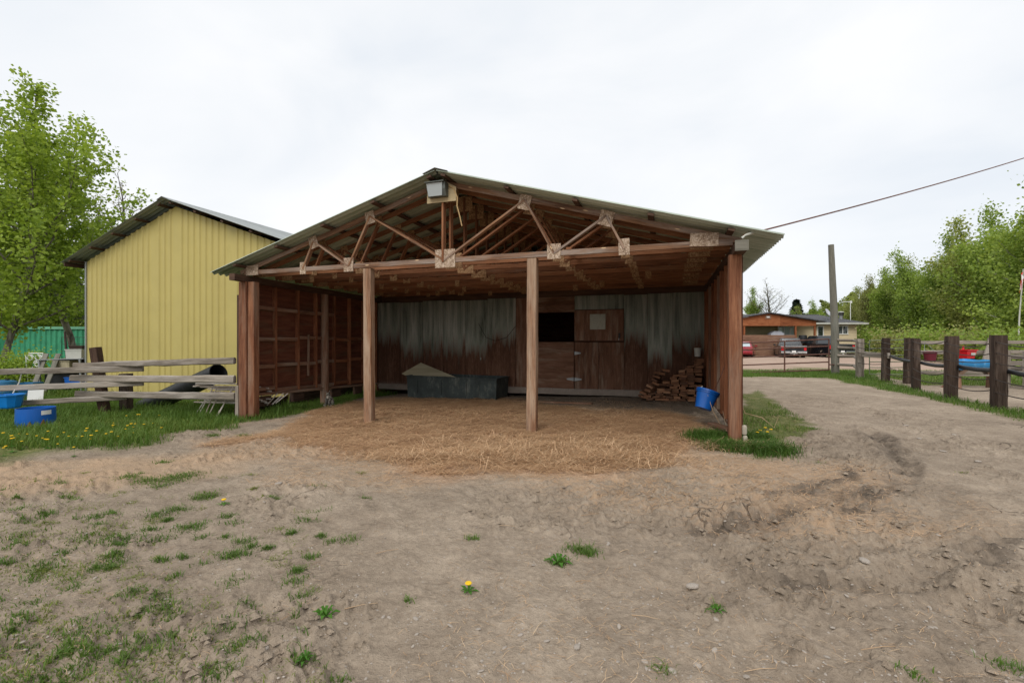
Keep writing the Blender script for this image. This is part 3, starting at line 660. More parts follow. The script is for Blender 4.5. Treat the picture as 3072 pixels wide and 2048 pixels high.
for t, zz in ((.6, 0), (1.7, .02), (3.2, 0), (4.3, .01)):   # blocking below the sill
    MB().box((lw(t)-.03, t, zp(t)-.16+zz), (.08, .35, .22), ch=.008, axis=1).build('block', M['darkpost'], lwall)
for t0, t1 in ((.3, 1.9), (2.0, 3.6), (3.7, 5.3)):
    MB().beam((lw(t0)-.55, t0, .02), (lw(t1)-.55, t1, -.06), .04, .30).build('shade_board', M['darkwood'], lwall)  # dark boards added to stand in for the shadow under the wall
# right wall, seen almost edge on
rwall = MB().prism([(.18, .2), (D, .2), (D, 2.78), (.18, 2.78)], .014, lambda a, b_, c: Vector((.115+c, a, b_))).build('right_wall', M['ply_red'], sh)
for i, t in enumerate((.42, 1.02, 1.62, 2.22, 2.82, 3.42, 4.02, 4.62, 5.2)):
    MB().beam((.035, t, .2), (.035+rng.uniform(-.012, .012), t, 2.77), .05, .14, up=(1, 0, 0), ch=.006).build('stud', M['girt'] if i % 3 == 0 else M['redstud'], rwall)
MB().beam((.05, .1, .17), (.05, D, .17), .12, .06).build('sill', M['girt'], rwall)
MB().beam((.05, .75, 2.35), (.03, 4.6, 2.74), .09, .035, up=(1, 0, 0)).build('brace', M['redstud'], rwall)
for z in (1.0, 1.75): MB().beam((.09, .2, z), (.09, D-.1, z), .05, .09).build('girt', M['redstud'], rwall)
MB().beam((-.02, .33, .14), (-.2, 1.35, .05), .14, .05).build('kick_board', M['girt'], rwall)
# back wall: stained sheets, planks, split door, shutter
bwall = MB().box((-W/2-.2, D+.09, 2.90), (W+.6, .10, .30), axis=0).build('back_wall', M['darkpost'], sh)
def bsheet(x0, x1, z0, z1, nm='metal_sheet', y=D, mt='backsheet', amp=.0035, pitch=.12):
    n = max(6, int((x1-x0)/pitch*4)); v = []; f = []
    for t in (0, 1):
        for z in (z0, z1):
            for i in range(n+1):
                xx = (x1-x0)*i/n; v.append((xx, t*.003+amp*math.sin(2*math.pi*xx/pitch*.5) + rng.uniform(-.0015, .0015), z))
    q = n+1
    for i in range(n): f += [(i, i+1, q+i+1, q+i), (2*q+i, 3*q+i, 3*q+i+1, 2*q+i+1)]
    for a, b_ in ((0, 2*q), (q, 3*q)):
        for i in range(n): f.append((a+i, a+i+1, b_+i+1, b_+i))
    f += [(0, q, 3*q, 2*q), (n, q+n, 3*q+n, 2*q+n)]
    me = bpy.data.meshes.new(nm); me.from_pydata(v, [], f); me.materials.append(M[mt]); me.polygons.foreach_set('use_smooth', [True]*(2*n)+[False]*(len(f)-2*n)); me.update()
    return inst(me, nm, bwall, (x0, y+rng.uniform(-.006, .006), 0))
xl = lw(D)-.06
xs = [xl, xl+.9, xl+1.72, xl+2.45, xl+3.2, bs(1120)[0], bs(1185)[0]]
for a, b_ in zip(xs[:-1], xs[1:]): bsheet(a, b_-.004, -.02+rng.uniform(-.03, .03), 2.78+rng.uniform(-.03, .02))
xd0, xd1 = bs(1232)[0], bs(1319)[0]
MB().box(((xs[-1]+xd0)/2, D+.02, 1.42), (xd0-xs[-1]-.01, .03, 2.72), axis=2).build('plank', M['ply_door'], bwall)
xw1 = bs(1433)[0]
MB().box(((xd0+xd1)/2, D+.05, 2.56), (xd1-xd0-.008, .025, .44)).build('header_board', M['ply_door'], bwall)
xs2 = [xw1, xw1+.62, xw1+1.25, -.02]
for a, b_ in zip(xs2[:-1], xs2[1:]): bsheet(a+.004, b_-.004, .06+rng.uniform(-.02, .02), 2.80+rng.uniform(-.03, .01))
bsheet(xd1+.01, xw1, 2.40, 2.79)
hw = (xw1-xd1)/2
for k_ in range(2):
    MB().box((xd1+hw*(k_+.5), D+.012, .80), (hw-.008, .02, 1.36), axis=2).build('panel', M['ply_door'], bwall)
dh0, dh1 = .13, 1.485
door = MB().box(((xd0+xd1)/2, D-.012, (dh0+dh1)/2), (xd1-xd0-.02, .04, dh1-dh0), ch=.005).build('half_door', M['ply_door'], sh)
for z, ln in ((1.17, .18), (.43, .20)):
    for sgn in ((1,) if z > 1 else (-1, 1)):
        MB().prism([(0, -.05), (sgn*ln, -.018), (sgn*ln, .018), (0, .05)], .006, lambda a, b_, c: Vector((xd1+.012*sgn+a, D-.036-c, z+b_))).build('strap_hinge', M['steel'], door)
shut = MB().box((xd1+hw, D-.022, 1.945), (2*hw-.02, .03, .86), ch=.004, axis=2).build('shutter', M['ply_door'], sh)
for q in (.16, .72): MB().box((xd1+2*hw*q, D-.045, 1.95), (.13, .018, .84), ch=.003, axis=2).build('batten', M['girt'], shut)
wx, wz_ = bz(1373, 739)
MB().box((wx, D-.052, wz_), (.43, .02, .43), ch=.003).build('pane', M['pane_dusty'], shut)
MB().box((xw1-.12, D-.05, 1.66), (.05, .02, .14), ch=.006, axis=2).build('latch', M['darksteel'], shut)
MB().box((xw1-.14, D-.05, 1.56), (.02, .012, .06), ch=.003, axis=2).build('latch', M['steel'], shut)
MB().beam((lw(D)+.05, D+.04, .03), (-.05, D+.04, .10), .2, .18, ch=.015, segs=14, rough=.006).build('concrete_footing', M['concrete'], sh)
MB().tube([(bs(1100)[0], D-.03, 2.05), (bs(1118)[0], D-.05, 1.62), (bs(1140)[0], D-.05, 1.52), (bs(1165)[0], D-.05, 1.62), (bs(1185)[0], D-.03, 1.95)], .006, 5).build('hanging_wire', M['wire'], sh)
MB().box((bs(1105)[0], D-.03, .98), (.03, .02, .07), ch=.003, axis=2).build('latch', M['offwhite'], sh)
# dark room behind the back wall
for x0 in (lw(D)-.05, .12): MB().box((x0, D+2.15, 1.25), (.03, 4.3, 3.38), axis=1, ch=.003).build('barn_wall', M['ply_red'], sh)
MB().prism([(lw(9)-.05, -.4), (.13, -.4), (.13, 2.95), (XR, 4.40), (lw(9)-.05, 2.95)], .03, lambda a, b_, c: Vector((a, 9.55+c, b_))).build('barn_wall', M['ply_red'], sh)
MB().box((XR-.2, D+2.35, 2.95), (W+.9, 4.3, .02), axis=0, ch=.003).build('loft_boards', M['ply_red'], sh)

# flood lamp on its plywood board
lx, lz = fs(1011, 443)
lamp = thing('flood_lamp', (*loc2w(lx, -.02), lz), -TH, 'grey flood lamp on a beige plywood board under the roof peak', 'lamp')
lx0 = lx
def pl(px, py): x, z = fs(px, py); return (x-lx0, z-lz)
MB().prism([pl(984, 470), pl(1050, 463), pl(1050, 431), pl(1016, 415), pl(985, 428)], .014, lambda a, b_, c: Vector((a, -.012-c, b_))).build('mounting_board', M['ply_beige'], lamp)
MB().prism([(-.10, -.12), (-.02, -.12), (-.02, .12), (-.16, .12), (-.15, .0)], .36, lambda a, b_, c: Vector((-.17+c, a-.008, b_+.01))).build('housing', M['lampbody'], lamp)
MB().prism([(-.15, -.115), (.12, -.115), (.145, .10), (-.165, .10)], .012, lambda a, b_, c: Vector((a, -.125-.24*(b_+.115)-c, b_+.01))).build('lens', M['lens'], lamp)
MB().beam((-.185, -.15, .125), (.185, -.15, .125), .14, .02).build('hood', M['lampbody'], lamp)
cp = [pl(1035, 430), pl(1045, 435), pl(1053, 455), pl(1052, 475), pl(1057, 495), pl(1062, 520)]
MB().tube([Vector((a, -.045+.01*i, b_)) for i, (a, b_) in enumerate(cp)], .011, 6).build('cable', M['tan_cable'], lamp)
# overhead cable from the right corner
p0 = Vector((*loc2w(.06, -.33), 2.98)); p1 = at(2352, 350, 11.0); p2 = p0+(p1-p0)*1.9
pts = [p0.lerp(p2, k_/24) + Vector((0, 0, -.14*(1-(2*k_/24-1)**2))) for k_ in range(25)]
cab = MB().tube(pts, .013, 6).build('overhead_cable', M['brown_cable']); tag(cab, 'brown overhead cable rising from the shelter corner to the upper right', 'cable')
MB().tube([p0+Vector((-.02, 0, -.04)), p0+Vector((.02, 0, 0)), p0+(p1-p0)*.022], [.018, .014, .02], 7).build('cable_tie', M['offwhite'], cab)

# black stock tank by the back wall, and the plywood on it
def L3(x, y, z): return Vector((*loc2w(x, y), z))
tx0, tx1 = bs(934.5, 4.35)[0], bs(1140.5, 4.35)[0]
tk = thing('stock_tank', (*loc2w((tx0+tx1)/2, 4.85), 0), -TH, 'long scuffed black stock tank against the back wall', 'tank')
hl = (tx1-tx0)/2; zb = min(wz((tx0+tx1)/2, 4.35), -.02)-.12
def tk_ring(e, z): return [(-hl-e, -.5-e, z+.03), (hl+e, -.5-e, z), (hl+e, .5+e, z), (-hl-e, .5+e, z+.03)]
mb = MB(); mb.rings([tk_ring(-.03, zb-.0), tk_ring(0, .44), tk_ring(.025, .445), tk_ring(.025, .475), tk_ring(-.035, .475), tk_ring(-.06, zb+.05)], True, True)
mb.build('tank_body', M['trough'], tk)
for x in (-hl*.75, -hl*.2, hl*.35, hl*.62): MB().box((x, -.505, .2), (.03, .02, .42), axis=2, ch=.006).build('rib', M['trough'], tk)
A, B, C = at(923, 858, 13.75), at(967, 833, 14.0), at(1047, 866, 13.62); Dp = A+C-B
nrm = (B-A).cross(C-B).normalized()*.012
mb = MB(); mb.rings([[tuple(p-nrm) for p in (A, B, C, Dp)], [tuple(p+nrm) for p in (A, B, C, Dp)]])
tag(mb.build('plywood_sheet', M['ply_lid']), 'pale plywood sheet resting askew on the black stock tank', 'plywood')

# brick pile in the right back corner
bp = thing('brick_pile', (*loc2w(-.75, 4.75), 0), -TH, 'heap of brown bricks stacked in the right back corner of the shelter', 'bricks')
def mk_brick():
    m, nt, b = newmat('old_brown_brick'); v, r = uvvec(nt); n = nt.noise(v, 18, 5, .65)
    c = nt.ramp(nt.math('ADD', nt.math('MULTIPLY', n, .5), nt.math('MULTIPLY', r, .5)), [(.25, (.12, .062, .038)), (.5, (.25, .12, .065)), (.72, (.34, .175, .098)), (.95, (.44, .33, .24))])
    setb(nt, b, color=c, rough=.9, spec=.2, normal=nt.bump(n, .5, .01)); return m
M['brick'] = mk_brick()
bms = [MB().box((0, 0, 0), (w_, .34, .056), axis=1, ch=.006).mesh('brick', M['brick']) for w_ in (.185, .17, .155)]
for row in range(18):
    z = .06 + row*.0585; left = -1.38 + row*.064 + (row > 10)*.02*(row-10)
    x = -.10 - rng.random()*.05
    while x > left:
        k_ = rng.randrange(3); wd = (.185, .17, .155)[k_]
        if rng.random() < .95:
            inst(bms[k_], 'brick', bp, (x-wd/2+.75, rng.uniform(-.07, .05)+(.10 if rng.random() < .1 else 0), z+rng.uniform(-.004, .006)), (0, rng.uniform(-.05, .05)+(rng.uniform(-.25, .05) if x-wd < left+.05 else 0), rng.uniform(-.12, .12)))
        x -= wd+rng.uniform(.004, .022)
for q in range(9):
    zz = .1+q*.085
    inst(bms[q % 3], 'brick', bp, (-.74+.075*q*.8+rng.uniform(-.05, .05), -.02+rng.uniform(-.1, .1), zz), (0, rng.uniform(.15, .45), rng.uniform(-.5, .5)))
def bucket(name, mt, r0, r1, h, label, cat, M4, handle=None, rim=.012, n=24):
    t = bpy.data.objects.new(name, None); col.objects.link(t); t.matrix_world = M4; tag(t, label, cat); t.empty_display_size = .1
    MB().lathe([(.001, 0), (r0, 0), (r0+(r1-r0)*.5, h*.5), (r1, h-.03), (r1+rim, h-.03), (r1+rim, h), (r1-.004, h), (r0+(r1-r0)*.5-.006, h*.5), (r0-.006, .012), (.001, .012)], n).build('bucket_body', M[mt], t)
    MB().lathe([(r1+.001, h*.86), (r1+.009, h*.86), (r1+.009, h*.82), (r1-.002, h*.82)], n).build('band', M[mt], t)
    if handle: MB().tube(handle, .006, 6).build('handle', M['steel'], t)
    return t
wbx, wby = loc2w(-.22, 4.72)
bucket('white_bucket', 'offwhite', .075, .085, .21, 'small white bucket standing on top of the brick heap', 'bucket', Matrix.Translation((wbx, wby, 1.13)), rim=.006)
bb = at(1622, 938, 7.95)
rot = Matrix.Rotation(math.radians(20), 4, 'Y') @ Matrix.Rotation(math.radians(-8), 4, 'X')
bl = bucket('blue_bucket', 'blue', .135, .185, .33, 'blue bucket hanging tilted from the right wall of the shelter', 'bucket', Matrix.Translation((bb.x-.06, bb.y, bb.z)) @ rot)
inv = bl.matrix_world.inverted(); kn = L3(.02, 1.30, 1.14)
MB().tube([inv @ kn, inv @ (kn+Vector((-.1, -.05, -.22))), Vector((.10, .02, .36)), Vector((.17, 0, .32))], .007, 5).build('rope', M['brown_cable'], bl)
MB().tube([Vector((-.15, 0, .33)), Vector((-.12, .01, .37)), Vector((-.10, .02, .33))], .007, 5).build('rope', M['offwhite'], bl)
pk = at(1530, 920, 11.6); pk2 = at(1455, 897, 12.6)
tag(MB().beam((pk.x, pk.y, hz(pk.x, pk.y)+.035), (pk2.x, pk2.y, hz(pk2.x, pk2.y)+.16), .15, .045).build('loose_plank', M['girt']), 'short weathered plank lying at the foot of the brick heap', 'plank')
a, b_ = loc2w(-5.0, 4.25), loc2w(-2.7, 3.95)
tag(MB().beam((*a, hz(*a)+.02), (*b_, hz(*b_)+.02), .12, .04, segs=4, rough=.003).build('floor_plank', M['girt']), 'long pale plank half buried in the shelter floor before the door', 'plank')
# pale concrete lumps and dry sticks beside the right post
c0 = thing('concrete_lump', (*loc2w(.125, .02), .0), -TH, 'pale worn concrete lumps stacked against the right corner post', 'concrete')
for z0, z1, r_, dx in ((.0, .13, .034, .008), (.13, .28, .036, 0)):
    MB().lathe([(.001, z0), (r_*.8, z0+.01), (r_, z0+.03), (r_*.96, (z0+z1)/2), (r_, z1-.03), (r_*.7, z1-.008), (.001, z1)], 12, (dx, 0, 0)).build('lump', M['pale_stone'], c0)
def stick(pts, r_, label, mt='tanstick'):
    tag(MB().tube(pts, r_, 6).build('dry_stick', M[mt]), label, 'stick')
q = G(1660, 985); stick([(q[0], q[1], 0), (q[0]-.16, q[1]+.02, .30), (q[0]-.25, q[1]+.03, .58)], [.008, .007, .005], 'bare tan stick poking up below the blue bucket')
q = G(1683, 990); stick([(q[0]-.10, q[1], .0), (q[0]-.17, q[1], .34)], [.005, .003], 'thin dry twig beside the bare tan stick')
q = at(1730, 950, 6.6); stick([q+Vector((-.05, .3, .18)), q+Vector((-.02, .2, -.02)), q+Vector((.18, .1, -.07)), q+Vector((.3, 0, -.2)), q+Vector((.42, .1, -.06))], [.003, .004, .005, .004, .002], 'curled pale stalk in the grass beside the right corner post')

# ------------------------------------------------------------------ yellow shed
SX, SY = -14.1, 15.1; SW = 8.3; SL = 7.0; SZ0 = -.35; SE, SP = 4.16, .347
shd = thing('yellow_shed', (SX, SY, 0), -TH, 'tall yellow ribbed metal shed with an overhanging grey roof', 'shed')
def sz(x): return SE + SP*(SW/2-abs(x-SW/2)) - .02
def ribbed(x0, x1, zt, nm, frame, rib=.245, mt='yellow'):
    xs_ = [x0]; k_ = math.ceil((x0+.001)/rib)
    pts = [(x0, 0)]
    while k_*rib < x1-.03:
        c = k_*rib
        if c-.055 > x0: pts += [(c-.055, 0), (c-.022, .032), (c+.022, .032), (c+.055, 0)]
        k_ += 1
    pts.append((x1, 0)); n = len(pts); v = []; f = []
    for t in (0, .004):
        for z in (0, 1):
            for x, d in pts: v.append(tuple(frame(x, d-t, SZ0 if z == 0 else zt(x))))
    for i in range(n-1): f += [(i, i+1, n+i+1, n+i), (2*n+i, 3*n+i, 3*n+i+1, 2*n+i+1)]
    for i in range(n-1): f += [(i, i+1, 2*n+i+1, 2*n+i), (n+i, n+i+1, 3*n+i+1, 3*n+i)]
    f += [(0, n, 3*n, 2*n), (n-1, 2*n-1, 4*n-1, 3*n-1)]
    me = bpy.data.meshes.new(nm); me.from_pydata(v, [], f); me.materials.append(M[mt]); me.update(); return inst(me, nm, shd)
x = 0.0
while x < SW-.1:
    x1 = min(SW, x+1.06); 
    if SW-x1 < .3: x1 = SW
    if x < SW/2 < x1:
        ribbed(x, SW/2, sz, 'wall_panel', lambda a, d, z: Vector((a, -d, z))); ribbed(SW/2, x1, sz, 'wall_panel', lambda a, d, z: Vector((a, -d, z)))
    else: ribbed(x, x1, sz, 'wall_panel', lambda a, d, z: Vector((a, -d, z)))
    x = x1
for xx in (0.0, SW):
    y = .02
    while y < SL-.1:
        sg = -1 if xx == 0 else 1
        ribbed(y, y+1.16, lambda a: SE-.02, 'wall_panel', lambda a, d, z: Vector((xx+sg*d, a, z))); y += 1.16
MB().prism([(0, SZ0), (SW, SZ0), (SW, SE), (SW/2, sz(SW/2)), (0, SE)], .02, lambda a, b_, c: Vector((a, SL+c, b_))).build('rear_wall', M['yellow'], shd)
MB().box((-.012, -.02, (SZ0+SE)/2), (.05, .05, SE-SZ0-.04), axis=2).build('corner_trim', M['steel'], shd)
def shed_sheet(s, ln):
    n = 8*6; pit = .14; v = []; f = []; q = n+1
    for t in (0, 1):
        for d in (0.0, ln):
            for i in range(q): v.append((s*d, i/8*pit, -SP*d + .018*math.sin(2*math.pi*i/8)+t*.005))
    for i in range(n): f += [(i, i+1, q+i+1, q+i), (2*q+i, 3*q+i, 3*q+i+1, 2*q+i+1), (i, i+1, 2*q+i+1, 2*q+i), (q+i, q+i+1, 3*q+i+1, 3*q+i)]
    f += [(0, q, 3*q, 2*q), (n, q+n, 3*q+n, 2*q+n)]
    me = bpy.data.meshes.new('roof_sheet'); me.from_pydata(v, [], f); me.materials.append(M['shed_roof']); me.polygons.foreach_set('use_smooth', [True]*len(f)); me.update(); return me
RT = SE+SP*SW/2+.13
for s in (-1, 1):
    me = shed_sheet(s, SW/2+.62)
    for i in range(10): inst(me, 'roof_sheet', shd, (SW/2+s*.012, -.40+i*.84, RT+rng.uniform(-.003, .003)))
    for dd in (.25, 1.25, 2.3, 3.35, 4.4):
        x = SW/2+s*dd
        MB().beam((x, -.35, RT-SP*dd-.075), (x, SL+.3, RT-SP*dd-.075), .10, .045, up=(s*SP, 0, 1)).build('purlin', M['darkpost'], shd)
    dd = SW/2+.5; MB().beam((SW/2+s*dd, -.35, RT-SP*dd-.08), (SW/2+s*dd, SL+.3, RT-SP*dd-.08), .04, .14).build('fascia', M['darkpost'], shd)
MB().prism([(-.22, -.085), (0, 0), (.22, -.085), (.22, -.08), (0, .006), (-.22, -.08)], 8.45, lambda a, b_, c: Vector((SW/2+a, -.42+c, RT+.035+b_))).build('ridge_cap', M['shed_roof'], shd)

# ------------------------------------------------------------------ green container behind
cn = thing('shipping_container', (-26.0, 25.9, -.3), 0, 'green corrugated shipping container half hidden by leaves', 'container')
def corr(n, x0, x1, z0, z1, y):
    v = []; f = []; pts = []
    p = (x1-x0)/n
    for i in range(n):
        a = x0+i*p; pts += [(a, 0), (a+p*.28, 0), (a+p*.5, .05), (a+p*.78, .05)]
    pts.append((x1, 0)); q = len(pts)
    for z in (z0, z1):
        for a, d in pts: v.append((a, y+d, z))
    for i in range(q-1): f.append((i, i+1, q+i+1, q+i))
    me = bpy.data.meshes.new('side_panel'); me.from_pydata(v, [], f); me.materials.append(M['green_box']); me.update(); return inst(me, 'side_panel', cn)
corr(42, -6, 6, .15, 2.45, -1.2); corr(42, -6, 6, .15, 2.45, 1.17)
for y in (-1.22, 1.22):
    MB().box((0, y, 2.53), (12.1, .09, .14)).build('top_rail', M['green_pale'], cn); MB().box((0, y, .09), (12.1, .1, .16)).build('bottom_rail', M['green_box'], cn)
for x in (-6, 6):
    MB().box((x, 0, 1.3), (.06, 2.34, 2.3), axis=2).build('end_panel', M['green_box'], cn)
    for y in (-1.24, 1.24): MB().box((x, y, 1.3), (.12, .14, 2.6), axis=2).build('corner_post', M['green_box'], cn)
MB().box((0, 0, 2.56), (12, 2.4, .04)).build('roof', M['green_box'], cn)
# white scrollwork panel leaning by the container
wp = at(80, 890, 17.3); wp.z = hz(wp.x, wp.y)
ws = thing('scroll_panel', wp, .1, 'white scrolled iron panel among leaves by the container', 'panel')
def curl(cx, cz, r_, t0, t1, n=10): return [(cx+r_*(1-.5*k_/n)*math.cos(t0+(t1-t0)*k_/n), 0, cz+r_*(1-.5*k_/n)*math.sin(t0+(t1-t0)*k_/n)) for k_ in range(n+1)]
mb = MB(); mb.tube([(-.32, 0, 1.35), (.32, 0, 1.35)], .02, 6); mb.tube([(-.3, 0, 1.35), (-.2, 0, .0)], .018, 6); mb.tube([(.3, 0, 1.35), (.05, 0, .0)], .018, 6); mb.build('frame', M['white'], ws)
for cx, cz, r_ in ((-.14, 1.18, .13), (.14, 1.18, .13), (-.1, .88, .12), (.1, .92, .10), (-.06, .62, .11), (-.05, .38, .08), (.04, 1.02, .07)):
    MB().tube(curl(cx, cz, r_, rng.random()*6, rng.random()*6+5), .02, 5).build('scroll', M['white'], ws)

# ------------------------------------------------------------------ left rail fence
fl = thing('rail_fence', (-9.64, 10.7, 0), 0, 'grey weathered rail fence joining the left corner post of the shelter', 'fence')
fo = Vector((-9.64, 10.7, 0))
def atf(px, py, Y): return at(px, py, Y)-fo
MB().beam((.10, .02, -.55), (-.135, -.02, 1.36), .19, .17, ch=.02, segs=8, rough=.006).build('post', M['darkpost'], fl)
MB().beam((.28, .35, -.55), (.26, .35, .72), .22, .2, ch=.02, segs=5, rough=.006).build('post', M['darkwood'], fl)
MB().beam(at(-190, 960, 10.3)-fo+Vector((0, 0, -.4)), at(-190, 815, 10.3)-fo, .17, .17, ch=.02, segs=6, rough=.006).build('post', M['darkpost'], fl)
for a, b_, hgt in (((172, 839, 10.62), (540, 828, 9.86), .125), ((164, 868, 10.60), (540, 871, 9.86), .145), ((176, 904, 10.6), (541, 910, 9.86), .14)):
    MB().beam(atf(*a), atf(*b_), .07, hgt, ch=.028, segs=12, wob=.008, rough=.006, taper=1.15).build('rail', M['greywood'], fl)
for a, b_, hgt in (((-230, 859, 10.2), (330, 846, 10.42), .135), ((-230, 901, 10.2), (330, 879, 10.44), .13), ((-230, 940, 10.2), (290, 912, 10.5), .12)):
    MB().beam(atf(*a), atf(*b_), .05, hgt, ch=.018, segs=12, wob=.006, rough=.004).build('rail', M['greywood'], fl)
MB().beam(L3(-W-.14, .0, -.3) - fo, L3(-W-.14, .0, .55) - fo, .07, .09, ch=.006).build('post', M['greywood'], fl)
MB().beam(L3(-W-.135, .02, .56) - fo, L3(-W-.135, .02, 2.5) - fo, .05, .07, ch=.006).build('post', M['darkpost'], fl)
# blue tubs
ft = at(24, 938, 10.05); ft.z += .02
t_ = thing('feed_tub', ft, .3, 'bright blue feed tub hooked on the left rail fence', 'tub')
MB().lathe([(.001, 0), (.165, 0), (.185, .03), (.235, .27), (.262, .275), (.262, .30), (.228, .30), (.175, .04), (.001, .02)], 10, smooth=False).build('tub_body', M['blue_bright'], t_)
MB().tube([(-.08, .22, .29), (-.06, .38, .52), (-.05, .46, .78), (.0, .40, .82)], .012, 6).build('hook', M['offwhite'], t_)
q = G(84, 984); q = (q[0]*1.03, q[1]*1.03)
t_ = thing('cut_barrel', (q[0], q[1], hz(*q)-.04), 0, 'blue cut-down barrel with a white label standing in the grass', 'barrel')
MB().lathe([(.001, 0), (.262, 0), (.27, .05), (.28, .2), (.275, .42), (.26, .42), (.26, .06), (.001, .03)], 32).build('barrel_body', M['blue'], t_)
a0 = -.52; mb = MB(); mb.rings([[(.283*math.cos(a0+k_*.08), .283*math.sin(a0+k_*.08), z) for k_ in range(8)] for z in (.30, .38)], closed=False); mb.build('label', M['white'], t_)
for a0, hh in ((-1.08, .20), (-.45, .22)):
    mb = MB(); c, s_ = math.cos(a0), math.sin(a0)
    mb.prism([(-.055, 0), (.055, 0), (.04, hh*.55), (.01, hh), (-.03, hh*.6)], .02, lambda a, b_, d: Vector((c*(.276+d)-s_*a, s_*(.276+d)+c*a, b_))); mb.build('rust_patch', M['dirtymud'], t_)
# black culvert pipe
a, b_ = at(503, 856, 11.0), at(345, 930, 12.0)
d = (b_-a).normalized(); qt = d.to_track_quat('Z', 'Y').to_matrix().to_4x4(); ln = (b_-a).length+.3
pipe = MB().lathe([(.205, 0), (.225, 0), (.225, ln), (.205, ln), (.205, 0)], 28, a, qt).build('culvert_pipe', M['black_pl'])
tag(pipe, 'wide black plastic culvert pipe leaning behind the rail fence', 'pipe')
# bleached laths stacked beside the wall
ls = thing('lath_stack', (-6.55, 10.45, .02), -TH, 'loose stack of bleached laths between the pipe and the shelter wall', 'laths')
for i in range(22):
    z = .06+.021*i+rng.uniform(-.02, .02); y = rng.uniform(-.35, .25)
    MB().beam((-.75+rng.uniform(-.15, .2), y, z+rng.uniform(-.03, .03)), (.92+rng.uniform(-.1, .15), y+rng.uniform(-.12, .12), z+rng.uniform(-.02, .05)), .045, .026, ch=.003).build('lath', M['lath'], ls)
for i in range(6):
    x = -.6+i*.16+rng.uniform(-.07, .07)
    MB().beam((x, -.42, -.3), (x+.22, -.2+rng.uniform(-.1, .1), .42+rng.uniform(-.1, .1)), .03, .02, ch=.003).build('lath', M['lath'], ls)
for i, (p_, t_) in enumerate(((600, 925), (622, 922), (628, 926), (640, 924), (648, 921))):
    a = at(p_-14, t_+4, 10.35); b2 = at(p_+6+i*2, 903, 10.6)
    iw = Matrix.Translation(ls.location) @ Matrix.Rotation(-TH, 4, 'Z'); iv = iw.inverted()
    MB().beam(iv @ a, iv @ b2, .03, .018, ch=.003).build('lath', M['lath'], ls)
# junk rack behind the fence
rk = at(158, 915, 16.0); rk.z = hz(rk.x, rk.y)
t_ = thing('metal_rack', rk, .15, 'grey metal rack cluttered with junk beside the yellow shed', 'rack')
for x in (-.62, .62):
    for y in (-.3, .3): MB().beam((x, y, 0), (x-.05, y, 1.18), .05, .05).build('upright', M['steel'], t_)
MB().beam((-.62, .33, .62), (.60, .33, .62), .02, 1.1).build('shadow_panel', M['brown_dark'], t_)  # dark sheet added in place of the shadow among the junk
MB().beam((-.60, -.02, .48), (.2, -.02, .48), .3, .36).build('dark_bin', M['black_pl'], t_)
for z in (.25, .72, 1.17): MB().beam((-.68, 0, z), (.68, 0, z+.03), .62, .03).build('shelf', M['steel'], t_)
def bxt(nm, px, py, Y, size, mt, lab, cat, rz=0.0, z=None):
    p = at(px, py, Y); zz = z if z is not None else hz(p.x, p.y)
    o = thing(nm, (p.x, p.y, zz), rz, lab, cat); w_, d_, h_ = size; th = .02
    mb = MB(); mb.rings([[(sx*w_/2*k_, sy*d_/2*k_, q_) for sx, sy in ((-1, -1), (1, -1), (1, 1), (-1, 1))] for k_, q_ in ((.94, 0), (1, h_), (.95, h_), (.9, th))], True, True); mb.build('box_body', M[mt], o)
    MB().beam((-w_/2-.012, -d_/2, h_-.02), (w_/2+.012, -d_/2, h_-.02), .03, .035).build('rim', M[mt], o)
    return o
bxt('grey_tote', 180, 815, 16.0, (.5, .4, .32), 'offwhite', 'pale grey tote on top of the metal rack', 'box', .15, rk.z+1.21)
bxt('dark_tray', 184, 800, 16.05, (.42, .36, .12), 'brown_dark', 'dark brown tray lying on the pale grey tote', 'tray', .15, rk.z+1.54)
bxt('plywood_box', 152, 858, 15.95, (.52, .4, .38), 'ply_lid', 'grey plywood box on the middle shelf of the rack', 'box', .15, rk.z+.755)
bxt('blue_crate', 178, 880, 15.95, (.5, .4, .28), 'blue', 'dark blue crate on the low shelf of the rack', 'crate', .15, rk.z+.285)
bxt('blue_bin', 66, 890, 14.2, (.5, .5, .52), 'blue_dull', 'dusty blue bin behind the left rail fence', 'bin', .3)
cg = thing('wire_cage', (rk.x+.05, rk.y+.35, rk.z+1.2), .15, 'dark wire cage standing behind the pale grey tote', 'cage')
for z in (0, .25, .5, .75): MB().tube([(-.55, 0, z), (.55, 0, z)], .008, 5).build('wire', M['darksteel'], cg)
for i in range(9): MB().tube([(-.55+i*.1375, 0, 0), (-.55+i*.1375, 0, .75)], .006, 5).build('wire', M['darksteel'], cg)
MB().beam((-.32, -.1, -.02), (-.38, -.1, .95), .05, .05).build('stake', M['brown_dark'], cg)
b0 = at(10, 905, 13.4)
t_ = thing('blue_drum', (b0.x, b0.y, hz(b0.x, b0.y)), 0, 'dull blue drum at the far left behind the fence', 'drum')
MB().lathe([(.001, 0), (.28, 0), (.29, .05), (.29, .3), (.30, .32), (.29, .34), (.29, .56), (.27, .62), (.12, .66), (.001, .66)], 24).build('drum_body', M['blue_dull'], t_)
MB().lathe([(.05, .66), (.05, .70), (.001, .70)], 12, (.1, 0, 0)).build('cap', M['black_pl'], t_)
a = at(76, 918, 12.6); z = hz(a.x, a.y)
tag(MB().beam((a.x+.05, a.y, z-.05), (a.x+.06, a.y+.05, z+.52), .44, .02, up=(0, 1, 0)).build('white_board', M['white']), 'white board leaning in the grass behind the blue feed tub', 'board')
